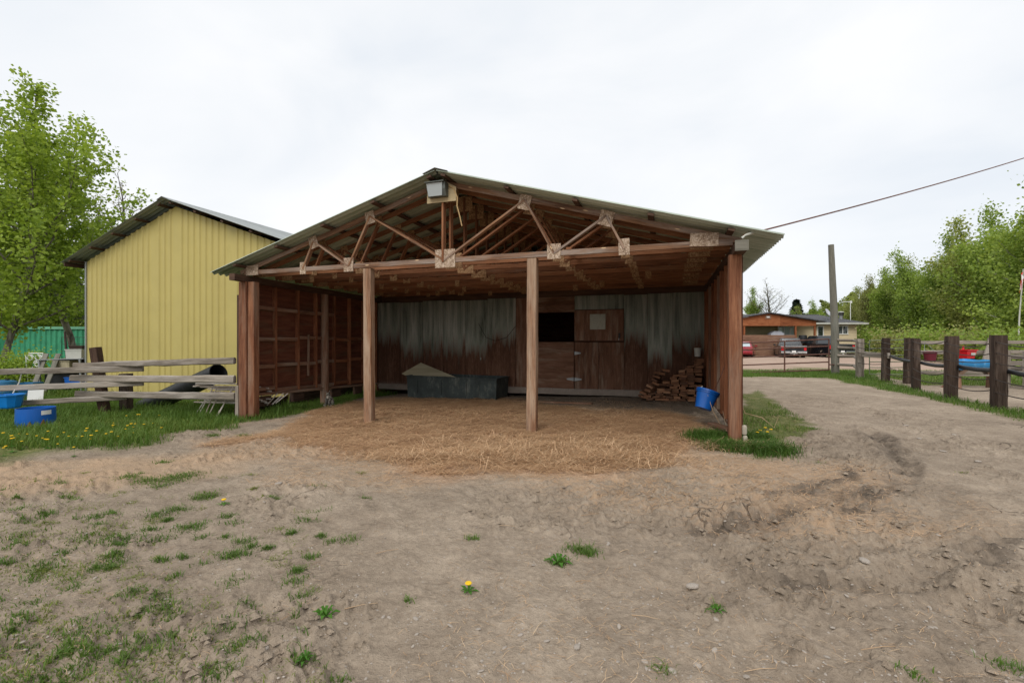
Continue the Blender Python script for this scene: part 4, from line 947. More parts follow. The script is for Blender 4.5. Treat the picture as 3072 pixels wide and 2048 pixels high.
for i, (px, lab) in enumerate(((84, 'lower grey plank leaning against the junk by the container'), (112, 'upper grey plank leaning towards the metal rack'))):
    a = at(px-14, 905, 15.2); b2 = at(px+24, 812, 15.8)
    tag(MB().beam((a.x, a.y, hz(a.x, a.y)-.05), b2, .16, .04).build('leaning_plank', M['pole']), lab, 'plank')

# ------------------------------------------------------------------ tabby cat beside the round post
cp = G(755, 934); cz = hz(*cp)
cat_ = thing('cat', (cp[0], cp[1], cz-.005), math.radians(-12), 'tabby cat sitting upright in the grass against the left wall', 'cat')
def skin(name, verts, edges, radii, mt, parent, sub=2):
    me = bpy.data.meshes.new(name); me.from_pydata(verts, edges, []); o = bpy.data.objects.new(name, me); col.objects.link(o); o.parent = parent
    sk = o.modifiers.new('skin', 'SKIN'); sk.use_smooth_shade = True
    for sv, r_ in zip(me.skin_vertices[0].data, radii): sv.radius = r_ if isinstance(r_, tuple) else (r_, r_)
    me.skin_vertices[0].data[0].use_root = True
    ss = o.modifiers.new('sub', 'SUBSURF'); ss.levels = sub; ss.render_levels = sub
    me.materials.append(M[mt]); return o
# x right, -y towards the viewer
cv = [(0, .10, .09), (0, .055, .19), (0, .0, .265), (0, -.02, .31), (0, -.035, .35), (0, -.075, .345),
      (.045, -.015, .22), (.046, -.045, .12), (.042, -.055, .03), (.042, -.085, .014),
      (-.045, -.015, .22), (-.046, -.045, .12), (-.042, -.055, .03), (-.042, -.085, .014),
      (.085, .075, .08), (.095, -.01, .05), (.09, -.07, .018), (-.085, .075, .08), (-.095, -.01, .05), (-.09, -.07, .018),
      (.03, .16, .04), (.10, .19, .022), (.16, .13, .018), (.17, .05, .016)]
ce = [(0, 1), (1, 2), (2, 3), (3, 4), (4, 5), (2, 6), (6, 7), (7, 8), (8, 9), (2, 10), (10, 11), (11, 12), (12, 13), (0, 14), (14, 15), (15, 16), (0, 17), (17, 18), (18, 19), (0, 20), (20, 21), (21, 22), (22, 23)]
cr = [.09, .082, .066, .046, .054, .026, .036, .024, .019, .020, .036, .024, .019, .020, .056, .040, .022, .056, .040, .022, .030, .022, .019, .015]
body = skin('body', cv, ce, cr, 'fur', cat_)
for s in (-1, 1):
    mb = MB(); b0_ = [Vector((s*.040+dx, -.035+dy, .385)) for dx, dy in ((-.018, -.008), (.018, -.008), (.014, .012), (-.014, .012))]
    mb.rings([[tuple(p) for p in b0_], [tuple(Vector((s*.050, -.032, .432))+(p-sum(b0_, Vector())/4)*.08) for p in b0_]]); mb.build('ear', M['fur'], cat_)
    MB().lathe([(.001, -.008), (.006, -.005), (.008, 0), (.006, .005), (.001, .008)], 8, (s*.021, -.083, .362)).build('eye', M['eye'], cat_)
MB().lathe([(.001, -.014), (.014, -.009), (.019, 0), (.014, .009), (.001, .014)], 10, (0, -.094, .336), sy=.8).build('muzzle', M['fur_pale'], cat_)
MB().lathe([(.001, -.005), (.007, 0), (.001, .005)], 6, (0, -.109, .343)).build('nose', M['maroon'], cat_)
MB().lathe([(.001, -.05), (.026, -.03), (.034, 0), (.026, .03), (.001, .045)], 10, (0, -.048, .265), sy=.5).build('chest', M['fur_pale'], cat_)

# ------------------------------------------------------------------ right side: sleeper posts with wires
FP = [(2293, 938.6, .26, .2), (2182, 915.5, .27, .2), (2103, 894.7, .22, .18), (2032.5, 877, .25, .2), (1973.5, 868, .27, .22)]
fpos = []
for px, py, w_, d_ in FP: fpos.append(G(px, py))
fpos.insert(0, (fpos[0][0]-.72, fpos[0][1]-1.95)); FPs = [(0, 0, .25, .2)]+FP
fr = thing('wire_fence', (*fpos[1], 0), 0, 'dark sleeper posts strung with sagging wires along the right of the track', 'fence')
fo2 = Vector((*fpos[1], 0)); tops = [1.62, 1.64, 1.64, 1.59, 1.63, 1.61]
for i, (p, q) in enumerate(zip(fpos, FPs)):
    ln = rng.uniform(-.03, .03)
    MB().beam(Vector((p[0], p[1], -.4))-fo2, Vector((p[0]+ln, p[1], tops[i]))-fo2, q[2]*.88, q[3], ch=.018, segs=10, rough=.009, up=(.25, 1, 0)).build('post', M['darkwood'] if i != 5 else M['greywood'], fr)
for i in range(5):
    a, b_ = fpos[i], fpos[i+1]
    for z in (1.48, 1.27, 1.04, .65, .40):
        if i == 4 and z < .5: continue
        s0 = rng.uniform(.04, .12); za, zb_ = z+rng.uniform(-.03, .03), z+rng.uniform(-.03, .03); off = -.11
        pts = [Vector((a[0]+(b_[0]-a[0])*k_/8+off, a[1]+(b_[1]-a[1])*k_/8, za+(zb_-za)*k_/8 - s0*(1-(k_/4-1)**2)))-fo2 for k_ in range(9)]
        MB().tube(pts, .012, 5).build('wire', M['wire'], fr)
MB().beam(Vector((*fpos[5], .98))-fo2+Vector((0, -.16, 0)), Vector((*fpos[4], .98))-fo2+Vector((0, -.16, 0)), .08, .2, ch=.012).build('rail', M['greywood'], fr)
hp = []
for i, z in zip(range(6), (.80, .86, .868, .85, .98, 1.07)):
    p = fpos[i]; hp.append(Vector((p[0]+.17, p[1]+.06, z)))
    if i < 5:
        p2 = fpos[i+1]; z2 = (.86, .868, .85, .98, 1.07)[i]
        for k_ in (.25, .5, .75): hp.append(Vector((p[0]+(p2[0]-p[0])*k_+.17, p[1]+(p2[1]-p[1])*k_+.06, z+(z2-z)*k_-.05*(1-(2*k_-1)**2))))
tag(MB().tube(hp, .052, 12).build('black_hose', M['black_pl']), 'thick black pipe slung along the sleeper posts', 'pipe')
# grey rail fence further back
def grow(px, Y): return (px-1176)/F*Y
bf = thing('paddock_fence', (grow(2100, 16.2), 16.2, 0), 0, 'grey plank fence behind the paddock with three rails', 'fence')
bfo = Vector((grow(2100, 16.2), 16.2, 0))
for px in (2084, 2276, 2480):
    x = grow(px, 16.2); MB().beam(Vector((x, 16.2, -.3))-bfo, Vector((x+.08, 16.2, 1.62))-bfo, .26, .2, ch=.015, segs=6, rough=.008).build('post', M['darkwood'] if px < 2100 else M['greywood'], bf)
for z, h_ in ((1.46, .12), (1.11, .14), (.40, .12)):
    MB().beam(Vector((grow(2090, 16.2), 16.1, z))-bfo, Vector((grow(2490, 16.2), 16.1, z+.02))-bfo, .05, h_, ch=.01, segs=12, wob=.008, rough=.004).build('rail', M['greywood'], bf)
MB().beam(Vector((grow(2262, 15.9), 15.9, .85))-bfo, Vector((grow(2278, 15.95), 15.95, 1.62))-bfo, .2, .05, up=(0, 1, 0)).build('brace', M['greywood'], bf)
# feeder: blue half barrel on crossed legs
fx, fy = grow(2236, 14.6), 14.6
fd = thing('feeder_stand', (fx, fy, 0), 0, 'wooden trestle with splayed legs under the blue half barrel', 'trestle')
for x in (-.52, .52):
    s_ = 1 if x > 0 else -1
    MB().beam((x+s_*.22, -.28, -.03), (x-s_*.22, .2, .72), .11, .05, up=(0, 1, 0)).build('leg', M['girt'], fd)
    MB().beam((x+s_*.22, .30, -.03), (x-s_*.22, -.18, .72), .11, .048, up=(0, 1, 0)).build('leg', M['girt'], fd)
MB().beam((-.6, 0, .42), (.6, 0, .42), .2, .05).build('cross_board', M['greywood'], fd)
t_ = thing('half_barrel', (fx, fy, .55), 0, 'sun-bleached blue half barrel lying on the trestle', 'barrel')
n = 14; ro = []
for xx, k_, r_ in ((-.62, 0, .30), (-.5, 1, .31), (0, 2, .33), (.5, 3, .31), (.62, 4, .30)):
    ro.append((xx, r_))
outer = [[(xx, r_*math.cos(math.pi+math.pi*k_/n), .34+r_*math.sin(math.pi+math.pi*k_/n)+(.05 if k_ in (0, n) and abs(xx) < .1 else 0)) for k_ in range(n+1)] for xx, r_ in ro]
inner = [[(xx*.97, (r_-.02)*math.cos(math.pi+math.pi*k_/n), .34+(r_-.02)*math.sin(math.pi+math.pi*k_/n)+(.05 if k_ in (0, n) and abs(xx) < .1 else 0)) for k_ in range(n+1)] for xx, r_ in ro]
mb = MB(); mb.rings([a+list(reversed(b_)) for a, b_ in zip(outer, inner)], True, True, True); mb.build('shell', M['blue_pale'], t_)
for e in (0, 4):
    mb = MB(); mb.prism([(p[1], p[2]) for p in inner[e]], .02, lambda a, b_, c: Vector((ro[e][0]*.97+(c if e == 0 else -c), a, b_))); mb.build('end_cap', M['blue_pale'], t_)
# red crate hung on the rail
rc = thing('red_crate', (grow(2217, 15.75), 15.75, .92), .25, 'red plastic crate with a white label on the paddock fence', 'crate')
mb = MB(); mb.rings([[(sx*w_, sy*d_, z) for sx, sy in ((-1, -1), (1, -1), (1, 1), (-1, 1))] for w_, d_, z in ((.18, .14, 0), (.23, .18, .27), (.255, .205, .27), (.255, .205, .30), (.225, .175, .30), (.175, .135, .02))]); mb.build('crate_body', M['red'], rc)
MB().box((.06, -.175, .15), (.2, .01, .09)).build('label', M['offwhite'], rc)
for s_ in (-1, 1): MB().box((s_*.19, .19, .36), (.07, .03, .12), axis=2).build('hook', M['red'], rc)
mbk = at(2138, 829, 15.7)
bucket('maroon_bucket', 'maroon', .15, .185, .34, 'maroon bucket hanging by its bail from the paddock fence', 'bucket', Matrix.Translation((mbk.x, 15.75, .81)), [(-.18, 0, .32), (-.1, .1, .5), (0, .22, .66), (.1, .1, .5), (.18, 0, .32)])
# grey plank box feeder at the right edge
gx = grow(2348, 14.4)
t_ = thing('plank_feeder', (gx+.35, 14.4, 0), 0, 'grey plank box feeder at the right edge of the paddock', 'feeder')
for x in (-.55, .55):
    for y in (-.25, .25): MB().beam((x, y, -.02), (x, y, 1.2), .1, .09, ch=.006).build('leg', M['greywood'], t_)
for z in (.3, .62, .8, .98, 1.16): MB().beam((-.62, -.32, z), (.62, -.32, z), .035, .15).build('board', M['greywood'], t_)
for z in (.62, .8, 1.0): MB().beam((-.62, .32, z), (.62, .32, z), .035, .15).build('board', M['greywood'], t_)
MB().beam((-.6, 0, .5), (.6, 0, .5), .56, .04).build('floor_board', M['darkwood'], t_)
# tall treated pole, rails, gates
pp = (15.06, 21.2)
tag(MB().tube([(pp[0], pp[1], -.4), (pp[0]-.02, pp[1], 2.0), (pp[0]-.12, pp[1], 4.2), (pp[0]-.2, pp[1], 6.0)], [.17, .16, .135, .115], 14).build('tall_pole', M['pole']), 'tall bare wooden pole standing by the pipe gate', 'pole')
hr = thing('log_rail_fence', (pp[0]+.3, 20.6, 0), 0, 'four log rails between the tall pole and the nearest sleeper post', 'fence')
for z in (1.56, 1.23, .85, .44):
    MB().tube([Vector((-.3, .45, z)), Vector((.1, .0, z-.02)), Vector((fpos[5][0]-pp[0]-.3, fpos[5][1]+.12-20.6, z-.05))], [.065, .06, .065], 9).build('rail', M['greywood'], hr)
def gate(nm, a, b_, za, zb_, hs, ups, mt, r_, lab):
    t = thing(nm, (*a, 0), 0, lab, 'gate'); d = Vector((b_[0]-a[0], b_[1]-a[1], 0))
    def P(u, h): return Vector((d.x*u, d.y*u, za+(zb_-za)*u+h))
    for h in hs: MB().tube([P(0, h), P(.5, h-.01), P(1, h)], r_, 7).build('rail', M[mt], t)
    for u in ups: MB().tube([P(u, hs[0]), P(u, hs[-1])], r_, 7).build('upright', M[mt], t)
    return t
ga, gb = at(1560, 784, 22.4), at(1903, 784, 20.7)
g_ = gate('pipe_gate', (ga.x, ga.y), (gb.x, gb.y), -.12, .21, (0, .36, .72, 1.08, 1.40), (0, .2, .42, .72, 1.0), 'rust', .031, 'rusty pipe gate across the driveway beside the tall pole')
MB().tube([(gb.x-ga.x, gb.y-ga.y, .45), (pp[0]-ga.x, pp[1]-ga.y, .42)], .03, 7).build('hinge_bar', M['rust'], g_)
g1, g2 = at(1996, 784, 19.3), at(2076, 784, 18.6)
gate('tube_gate', (g1.x, g1.y), (g2.x, g2.y), .12, .16, (0, .28, .52, .78, 1.08, 1.42), (0, .5, 1), 'greentube', .02, 'faded green tube gate behind the sleeper posts')

# ------------------------------------------------------------------ flag on its pole
fx = (2340-1176)/F*30
fp_ = thing('flag_pole', (fx, 30, gz(fx, 30)), 0, 'thin white flag pole at the right edge of the picture', 'pole')
MB().tube([(-.12, 0, -.2), (.0, 0, 3), (.25, 0, 6.05)], [.045, .04, .03], 8).build('shaft', M['offwhite'], fp_)
MB().lathe([(.001, -.05), (.05, 0), (.001, .05)], 8, (.25, 0, 6.1)).build('finial', M['offwhite'], fp_)
fl_ = thing('flag', (fx+.24, 29.97, gz(fx, 30)+5.95), 0, 'limp red and white maple leaf flag on the thin pole', 'flag')
def flagpt(u, v):                        # u along the fly, v down the hoist; the cloth hangs limp
    fold = math.sin(u*9+v*2)*.06
    return (-.02-.30*u*(.35+.65*v)-.05*math.sin(u*7), fold, -v*.85-u*.62*(1-.2*v)-.05*v)
for u0, u1, mt in ((0, .25, 'red'), (.25, .75, 'white'), (.75, 1, 'red')):
    mb = MB(); nn = 8
    for k_ in range(2):
        for i in range(nn+1):
            for j in range(7):
                p = flagpt(u0+(u1-u0)*i/nn, j/6); mb.v.append((p[0], p[1]+k_*.006, p[2]))
    for k_ in range(2):
        for i in range(nn):
            for j in range(6):
                a = k_*(nn+1)*7+i*7+j; mb.face((a, a+1, a+8, a+7), None, 0, True)
    mb.build('stripe', M[mt], fl_)
lf = [(0, .42), (.07, .28), (.16, .32), (.13, .12), (.24, .22), (.27, .14), (.36, .16), (.31, .02), (.36, -.02), (.18, -.16), (.2, -.22), (.02, -.18), (.02, -.36)]
lf = lf+[(-a, b_) for a, b_ in reversed(lf[1:])]
mb = MB(); b0 = len(mb.v)
for a, b_ in lf:
    p = flagpt(.5+a*.5, .5-b_*.9); mb.v.append((p[0], p[1]-.008, p[2]))
pc = flagpt(.5, .5); mb.v.append((pc[0], pc[1]-.008, pc[2])); c_ = len(lf)
for i in range(c_): mb.face((i, (i+1) % c_, c_))
mb.build('maple_leaf', M['red'], fl_)

# ------------------------------------------------------------------ house with its porch
HY, PY = 45.0, 42.0
hx1 = (1966.5-1176)/F*HY; hz0 = gz(30, 45)-.05
hs = thing('house', (hx1, HY, hz0), 0, 'low cream bungalow with a dark shingle roof beyond the driveway', 'house')
EZ = 3.22-hz0; RZ = 4.27-hz0
HLW = 17.0; HD = 8.4
for i in range(11):                       # lap siding
    z0, z1 = i*EZ/11, (i+1)*EZ/11-.004
    mb = MB(); mb.rings([[(-HLW, -.0, z0), (0, -.0, z0), (0, -.022, z0), (-HLW, -.022, z0)], [(-HLW, 0, z1), (0, 0, z1), (0, -.006, z1), (-HLW, -.006, z1)]]); mb.build('siding', M['cream'], hs)
MB().box((-.06, HD/2+.01, EZ/2), (.12, HD, EZ), axis=2).build('wall', M['cream'], hs)
MB().box((-HLW/2, HD+.0, EZ/2), (HLW-.3, .12, EZ), axis=2).build('wall', M['cream'], hs)
ov = .65
def rf(x, y, z): return (x, y, z)
e = [(-HLW-ov, -ov, EZ), (ov, -ov, EZ), (ov, HD+ov, EZ), (-HLW-ov, HD+ov, EZ)]; rd = [(-HLW+2, HD/2, RZ), (-.9, HD/2, RZ)]
mb = MB(); mb.v = [(a, b_, c+.10) for a, b_, c in e]+[(a, b_, c+.1) for a, b_, c in rd]+[(a, b_, c-.06) for a, b_, c in e]
for f_ in ((0, 1, 5, 4), (1, 2, 5), (2, 3, 4, 5), (3, 0, 4), (7, 6, 9, 8)): mb.face(f_)
roof_o = mb.build('roof', M['shingle'], hs)
MB().box((-HLW/2, -ov-.02, EZ+.03), (HLW+2*ov+.06, .05, .17)).build('fascia', M['offwhite'], hs)
MB().box((ov+.03, HD/2, EZ+.03), (.05, HD+2*ov, .17), axis=1).build('fascia', M['offwhite'], hs)
MB().box((-HLW/2+.5, HD/2, RZ+.12), (HLW-2.9, .22, .04)).build('ridge_cap', M['steel'], roof_o)
def hwin(px0, px1, py0, py1, name='window', split=1, glass='glass_dark', Yd=HY, par=None, org=None):
    a = at(px0, py1, Yd); b_ = at(px1, py0, Yd); org = org or Vector((hx1, HY, hz0)); par = par or hs
    a -= org; b_ -= org; y = a.y-.04
    wn = MB().box(((a.x+b_.x)/2, y+.01, (a.z+b_.z)/2), (b_.x-a.x, .03, b_.z-a.z)).build(name, M[glass], par)
    for z in (a.z, b_.z): MB().box(((a.x+b_.x)/2, y-.012, z), (b_.x-a.x+.16, .06, .09)).build('frame', M['white'], wn)
    for k_ in range(split+1): MB().box((a.x+(b_.x-a.x)*k_/split, y-.02, (a.z+b_.z)/2), (.08, .06, b_.z-a.z+.09), axis=2).build('frame', M['white'], wn)
hwin(1922, 1945, 748.5, 767, split=2)
hwin(1876, 1889, 749, 784, 'door', 1)
def on_roof(px, py, Yd): p = at(px, py, Yd); return p
ch = at(1931, 725, 46.5); cb = .25
ct = thing('chimney_pipe', (ch.x, ch.y, 3.55), 0, 'round metal chimney pipe on the house roof', 'chimney')
MB().lathe([(.16, 0), (.16, .55), (.2, .56), (.2, .62)], 14).build('flue', M['steel'], ct); MB().lathe([(.22, .62), (.24, .64), (.24, .86), (.22, .9)], 14, caps=(True, True)).build('cowl', M['darksteel'], ct); MB().lathe([(.26, .92), (.22, .99), (.001, 1.02)], 14, caps=(True, False)).build('rain_cap', M['offwhite'], ct)
ds = at(1895, 718, 46.0)
t_ = thing('satellite_dish', (ds.x+.1, ds.y, 3.6), .3, 'pale grey satellite dish on the house roof beside the tall pole', 'dish')
dm = Matrix.Rotation(math.radians(62), 4, 'X') @ Matrix.Rotation(.2, 4, 'Y')
MB().lathe([(.001, .0), (.2, .02), (.36, .075), (.38, .085), (.36, .09), (.2, .035), (.001, .015)], 22, (-.1, -.2, .78), dm, sy=1.12).build('reflector', M['dishgrey'], t_)
MB().tube([(0, 0, 0), (0, 0, .6), (-.08, -.12, .72)], .035, 7).build('mast', M['steel'], t_); MB().tube([(-.1, -.15, .55), (-.15, -.55, .62)], .02, 6).build('feed_arm', M['steel'], t_)
an = at(1952.5, 724, 48.0)
t_ = thing('roof_antenna', (an.x, an.y, an.z-.5), 0, 'white antenna mast with a side arm on the house roof', 'antenna')
MB().tube([(0, 0, 0), (0, 0, 2.0)], .035, 7).build('mast', M['white'], t_); MB().box((-.42, 0, 1.92), (1.0, .06, .08)).build('arm', M['white'], t_); MB().box((.06, 0, 1.9), (.16, .1, .26), axis=2).build('head', M['white'], t_)
# porch
px0, pxa, px1 = 18.8, 23.64, 28.5
pz0 = gz(24, 42)-.05
pr = thing('porch', ((px0+px1)/2, PY, pz0), 0, 'cedar fronted porch with a low gable before the bungalow', 'porch')
po = Vector(((px0+px1)/2, PY, pz0)); hw_ = (px1-px0)/2
za, zl, zf = 4.05-pz0, 3.28-pz0, 2.93-pz0
cx = [-hw_, -hw_*.42, hw_*.18, hw_*.52, hw_-.45]
def gtop(x): return zl+(za-zl)*(1-abs(x)/hw_)
cx = [-hw_+.1, -3.0, -1.0, .0, 1.1, 3.0, hw_-.45]
for a, b_ in zip(cx[:-1], cx[1:]):
    MB().prism([(a+.004, zf), (b_-.004, zf), (b_-.004, gtop(b_)), (a+.004, gtop(a))], .03, lambda p, q, c: Vector((p, -.02-c, q))).build('gable_board', M['house_wood'], pr)
for s in (-1, 1):
    mb = MB(); mb.rings([[(0, -.35, za+.05), (0, 4.5, za+.05), (0, 4.5, za+.14), (0, -.35, za+.14)], [(s*(hw_+.3), -.35, zl-.0), (s*(hw_+.3), 4.5, zl), (s*(hw_+.3), 4.5, zl+.09), (s*(hw_+.3), -.35, zl+.09)]]); mb.build('roof', M['shingle'], pr)
MB().box((-.05, -.06, za-.32), (.55, .03, .34)).build('vent', M['house_planks'], pr); MB().box((-.05, -.085, za-.3), (.28, .02, .13)).build('vent_slot', M['white'], pr)
for px in (1827, 1871, 1709):
    x = (px-1176)/F*PY-po.x; MB().box((x, .05, zf/2), (.14, .14, zf), axis=2).build('post', M['house_wood'], pr)
zt = 2.1-pz0; xa, xb = -hw_, (1826-1176)/F*PY-po.x
for i in range(8):
    z0 = .12+(zt-.12)*i/8; MB().box(((xa+xb)/2, -.02+rng.uniform(-.01, .01), z0+(zt-.12)/16), (xb-xa, .04, (zt-.12)/8-.012)).build('plank', M['house_planks'], pr)
MB().box((-.3, 2.4, zf/2), (2*hw_-1.2, .06, zf), axis=2).build('inner_wall', M['beige_wall'], pr)
hwin(1786, 1826, 744, 769, 'window', 3, 'glass_sky', PY+2.35, pr, po)
MB().box((0, 1.5, .06), (2*hw_, 3.4, .12)).build('deck', M['house_planks'], pr)
q = at(1781, 768, 42.9)
t_ = thing('barbecue', (q.x, 42.9, pz0+.12), 0, 'pale covered barbecue behind the porch wall', 'barbecue')
mb = MB(); mb.rings([[(sx*w_, sy*.3, z) for sx, sy in ((-1, -1), (1, -1), (1, 1), (-1, 1))] for w_, z in ((.58, 0), (.60, 1.5), (.62, 1.98), (.33, 2.22))]); mb.build('cover', M['dishgrey'], t_); MB().box((0, -.31, 1.2), (1.0, .03, .05)).build('handle', M['steel'], t_)
q = at(1843, 780, 41.2)
t_ = thing('black_barrel', (q.x, 41.2, gz(q.x, 41.2)), 0, 'black plastic barrel on a stand before the porch', 'barrel')
MB().lathe([(.001, 1.2), (.3, 1.2), (.34, 1.35), (.34, 1.75), (.31, 1.9), (.001, 1.9)], 18).build('barrel_body', M['black_pl'], t_)
for x in (-.22, .22):
    for y in (-.2, .2): MB().beam((x, y, 0), (x, y, 1.2), .07, .07).build('leg', M['darkwood'], t_)

# ------------------------------------------------------------------ vehicles
def wheel(par, x, y, r_, wd):
    w_ = MB(); m4 = Matrix.Rotation(math.radians(90), 4, 'X')
    w_.lathe([(r_*.62, -wd/2), (r_*.95, -wd/2), (r_, -wd*.3), (r_, wd*.3), (r_*.95, wd/2), (r_*.62, wd/2)], 20, (x, y, r_), m4)
    o = w_.build('wheel', M['tyre'], par)
    MB().lathe([(r_*.62, -wd*.42), (r_*.5, -wd*.3), (r_*.15, -wd*.45), (.001, -wd*.45)], 16, (x, y, r_), m4).build('rim', M['chrome'], o)
    MB().lathe([(r_*.62, wd*.42), (r_*.5, wd*.3), (r_*.15, wd*.45), (.001, wd*.45)], 16, (x, y, r_), m4).build('rim', M['chrome'], o)
def vehicle(nm, loc, rz, lab, kind, paintm, L_, Wd, H):
    """nose towards +x, rear at -x"""
    t = thing(nm, loc, rz, lab, 'car' if kind == 'car' else 'pickup truck'); r_ = .37 if kind != 'car' else .31
    xf, xr = L_*.31, -L_*.30; bel = H*.60 if kind != 'car' else H*.64; sill = r_*.9
    def arch(xc): return [(xc+(r_+.06)*math.cos(a), sill*.9+(r_+.05)*math.sin(a)-.1) for a in np.linspace(math.pi, 0, 9)]
    low = [(-L_/2, sill+.05), (-L_/2+.05, sill*.75)]+arch(xr)+arch(xf)+[(L_/2-.05, sill*.75), (L_/2, sill+.1), (L_/2-.03, bel*.88), (L_/2-.25, bel*.95)]
    if kind == 'car': up = [(L_*.22, bel), (-L_*.36, bel), (-L_/2+.06, bel*.95)]
    else: up = [(L_*.24, bel), (-L_/2+.02, bel), (-L_/2, bel-.06)]
    MB().prism(low+up, Wd, lambda a, b_, c: Vector((a, -Wd/2+c, b_))).build('body', M[paintm], t)
    if kind == 'car': g0, g1, r0_, r1_ = -L_*.40, L_*.24, -L_*.26, L_*.06
    else: g0, g1, r0_, r1_ = -L_*.13, L_*.26, -L_*.10, L_*.14
    iw = Wd/2-.06; rw = Wd/2-.22
    cab = MB(); cab.rings([[(g0, -iw, bel-.02), (g1, -iw, bel-.02), (g1, iw, bel-.02), (g0, iw, bel-.02)], [(r0_, -rw, H-.03), (r1_, -rw, H-.03), (r1_, rw, H-.03), (r0_, rw, H-.03)], [(r0_+.08, -rw+.1, H), (r1_-.08, -rw+.1, H), (r1_-.08, rw-.1, H), (r0_+.08, rw-.1, H)]])
    c_ = cab.build('cab', M[paintm], t)
    def pane(c4, nm='window', mt='glass_car'):
        c4 = [Vector(p) for p in c4]; cen = sum(c4, Vector())/4; n_ = (c4[1]-c4[0]).cross(c4[2]-c4[1]).normalized()
        if n_.dot(cen-Vector((0, 0, H*.7))) < 0: n_ = -n_
        q4 = [cen+(p-cen)*.84 for p in c4]
        mb = MB(); mb.rings([[tuple(p-n_*.01) for p in q4], [tuple(p+n_*.008) for p in q4]]); mb.build(nm, M[mt], t)
    pane([(g0, -iw, bel), (g0, iw, bel), (r0_, rw, H-.03), (r0_, -rw, H-.03)], 'rear_window', 'glass_sky' if kind == 'car' else 'glass_car')
    pane([(g1, -iw, bel), (g1, iw, bel), (r1_, rw, H-.03), (r1_, -rw, H-.03)], 'windscreen')
    for s in (-1, 1):
        m0, m1 = (g0+g1)/2-.1, (r0_+r1_)/2-.05
        pane([(g0, s*iw, bel), (m0, s*iw, bel), (m1, s*rw, H-.03), (r0_, s*rw, H-.03)]); pane([(m0, s*iw, bel), (g1, s*iw, bel), (r1_, s*rw, H-.03), (m1, s*rw, H-.03)])
        for xc in (xf, xr): wheel(t, xc, s*(Wd/2-.12), r_, .24)
        MB().box((-L_/2-.004, s*(Wd/2-.13), bel-.22), (.03, .17 if kind != 'car' else .4, .3 if kind != 'car' else .13), axis=2).build('tail_light', M['taillight'], t)
        MB().box((L_/2-.02, s*(Wd/2-.28), bel*.72), (.05, .36, .18), axis=1).build('headlight', M['lens'], t)
        MB().box((g1-.25, s*(Wd/2+.08), bel+.08), (.1, .18, .14), axis=1).build('mirror', M[paintm], t)
        MB().box((0, s*(Wd/2+.006), bel-.16), (.16, .02, .035)).build('door_handle', M['chrome'], t)
    bm = 'chrome' if kind != 'car' else paintm
    for x in (-L_/2-.06, L_/2+.03):
        for s in (-1, 1): MB().box((x, s*Wd*.31, sill+.12), (.12, Wd*.36, .16), axis=1, ch=.02).build('bumper', M[bm], t)
        MB().box((x+.01, 0, sill+.06), (.10, Wd*.3, .12), axis=1, ch=.02).build('bumper', M[bm], t)
    MB().box((-L_/2-.09, 0, sill+.18), (.02, .3, .16), axis=1, ch=.003).build('licence_plate', M['white'], t)
    if kind != 'car':
        mb = MB(); mb.box((-L_*.315, 0, bel+.012), (L_*.35, Wd-.26, .03)); mb.build('bed_cover', M['darksteel'], t)
        MB().box((-L_/2-.008, 0, bel-.08), (.02, .3, .05), axis=1).build('tailgate_handle', M['darksteel'], t)
        MB().tube([(-L_/2-.02, 0, sill-.02), (-L_/2-.25, 0, sill-.04)], .04, 8).build('tow_hitch', M['chrome'], t)
    return t
def vput(px, Yd): x = (px-1176)/F*Yd; return (x, Yd, gz(x, Yd)-.01)
vehicle('pickup_truck', vput(1812, 39.4), math.radians(66), 'black pickup truck with a chrome rear bumper parked beside the red car', 'truck', 'car_black', 4.9, 1.85, 1.62)
vehicle('pickup_truck', vput(1889, 40.0), math.radians(84), 'larger black pickup truck with red tail lights parked behind the tall pole', 'truck', 'car_black', 5.5, 2.0, 1.84)
vehicle('parked_car', vput(1707, 41.5), math.radians(58), 'red sedan parked before the porch beside the shelter corner', 'car', 'car_red', 4.6, 1.78, 1.34)

# ------------------------------------------------------------------ trees
def tubes_np(segs, n=5):
    """segs: list of (p0, p1, r0, r1) -> vertices, quads"""
    V = []; Q = []
    for p0, p1, r0, r1 in segs:
        d = (p1-p0); l = np.linalg.norm(d)+1e-9; d = d/l
        a = np.array([0, 0, 1.]) if abs(d[2]) < .9 else np.array([1., 0, 0]); s = np.cross(d, a); s /= np.linalg.norm(s); u = np.cross(d, s)
        b = len(V)*2*n; t = np.arange(n)*2*math.pi/n; ring = np.outer(np.cos(t), s)+np.outer(np.sin(t), u)
        V.append(np.concatenate([p0+ring*r0, p1+ring*r1])); k = np.arange(n); k2 = (k+1) % n
        Q.append(np.stack([b+k, b+k2, b+n+k2, b+n+k], -1))
    return np.concatenate(V), np.concatenate(Q)
def leaves_np(P, size, R, flat=.5, tint=None):
    n = len(P); d = R.normal(size=(n, 3)); d[:, 2] = d[:, 2]*.6-.15; d /= np.linalg.norm(d, axis=1)[:, None]
    s = np.cross(d, R.normal(size=(n, 3))); s /= np.linalg.norm(s, axis=1)[:, None]
    L_ = (size*R.uniform(.65, 1.3, n))[:, None]; Wd = L_*.42
    V = np.stack([P, P+d*L_*.5+s*Wd, P+d*L_, P+d*L_*.5-s*Wd], 1).reshape(-1, 3)
    t = np.clip(tint if tint is not None else R.uniform(0, 1, n), 0, 1)
    return V, np.arange(4*n).reshape(-1, 4), np.repeat(t, 4)
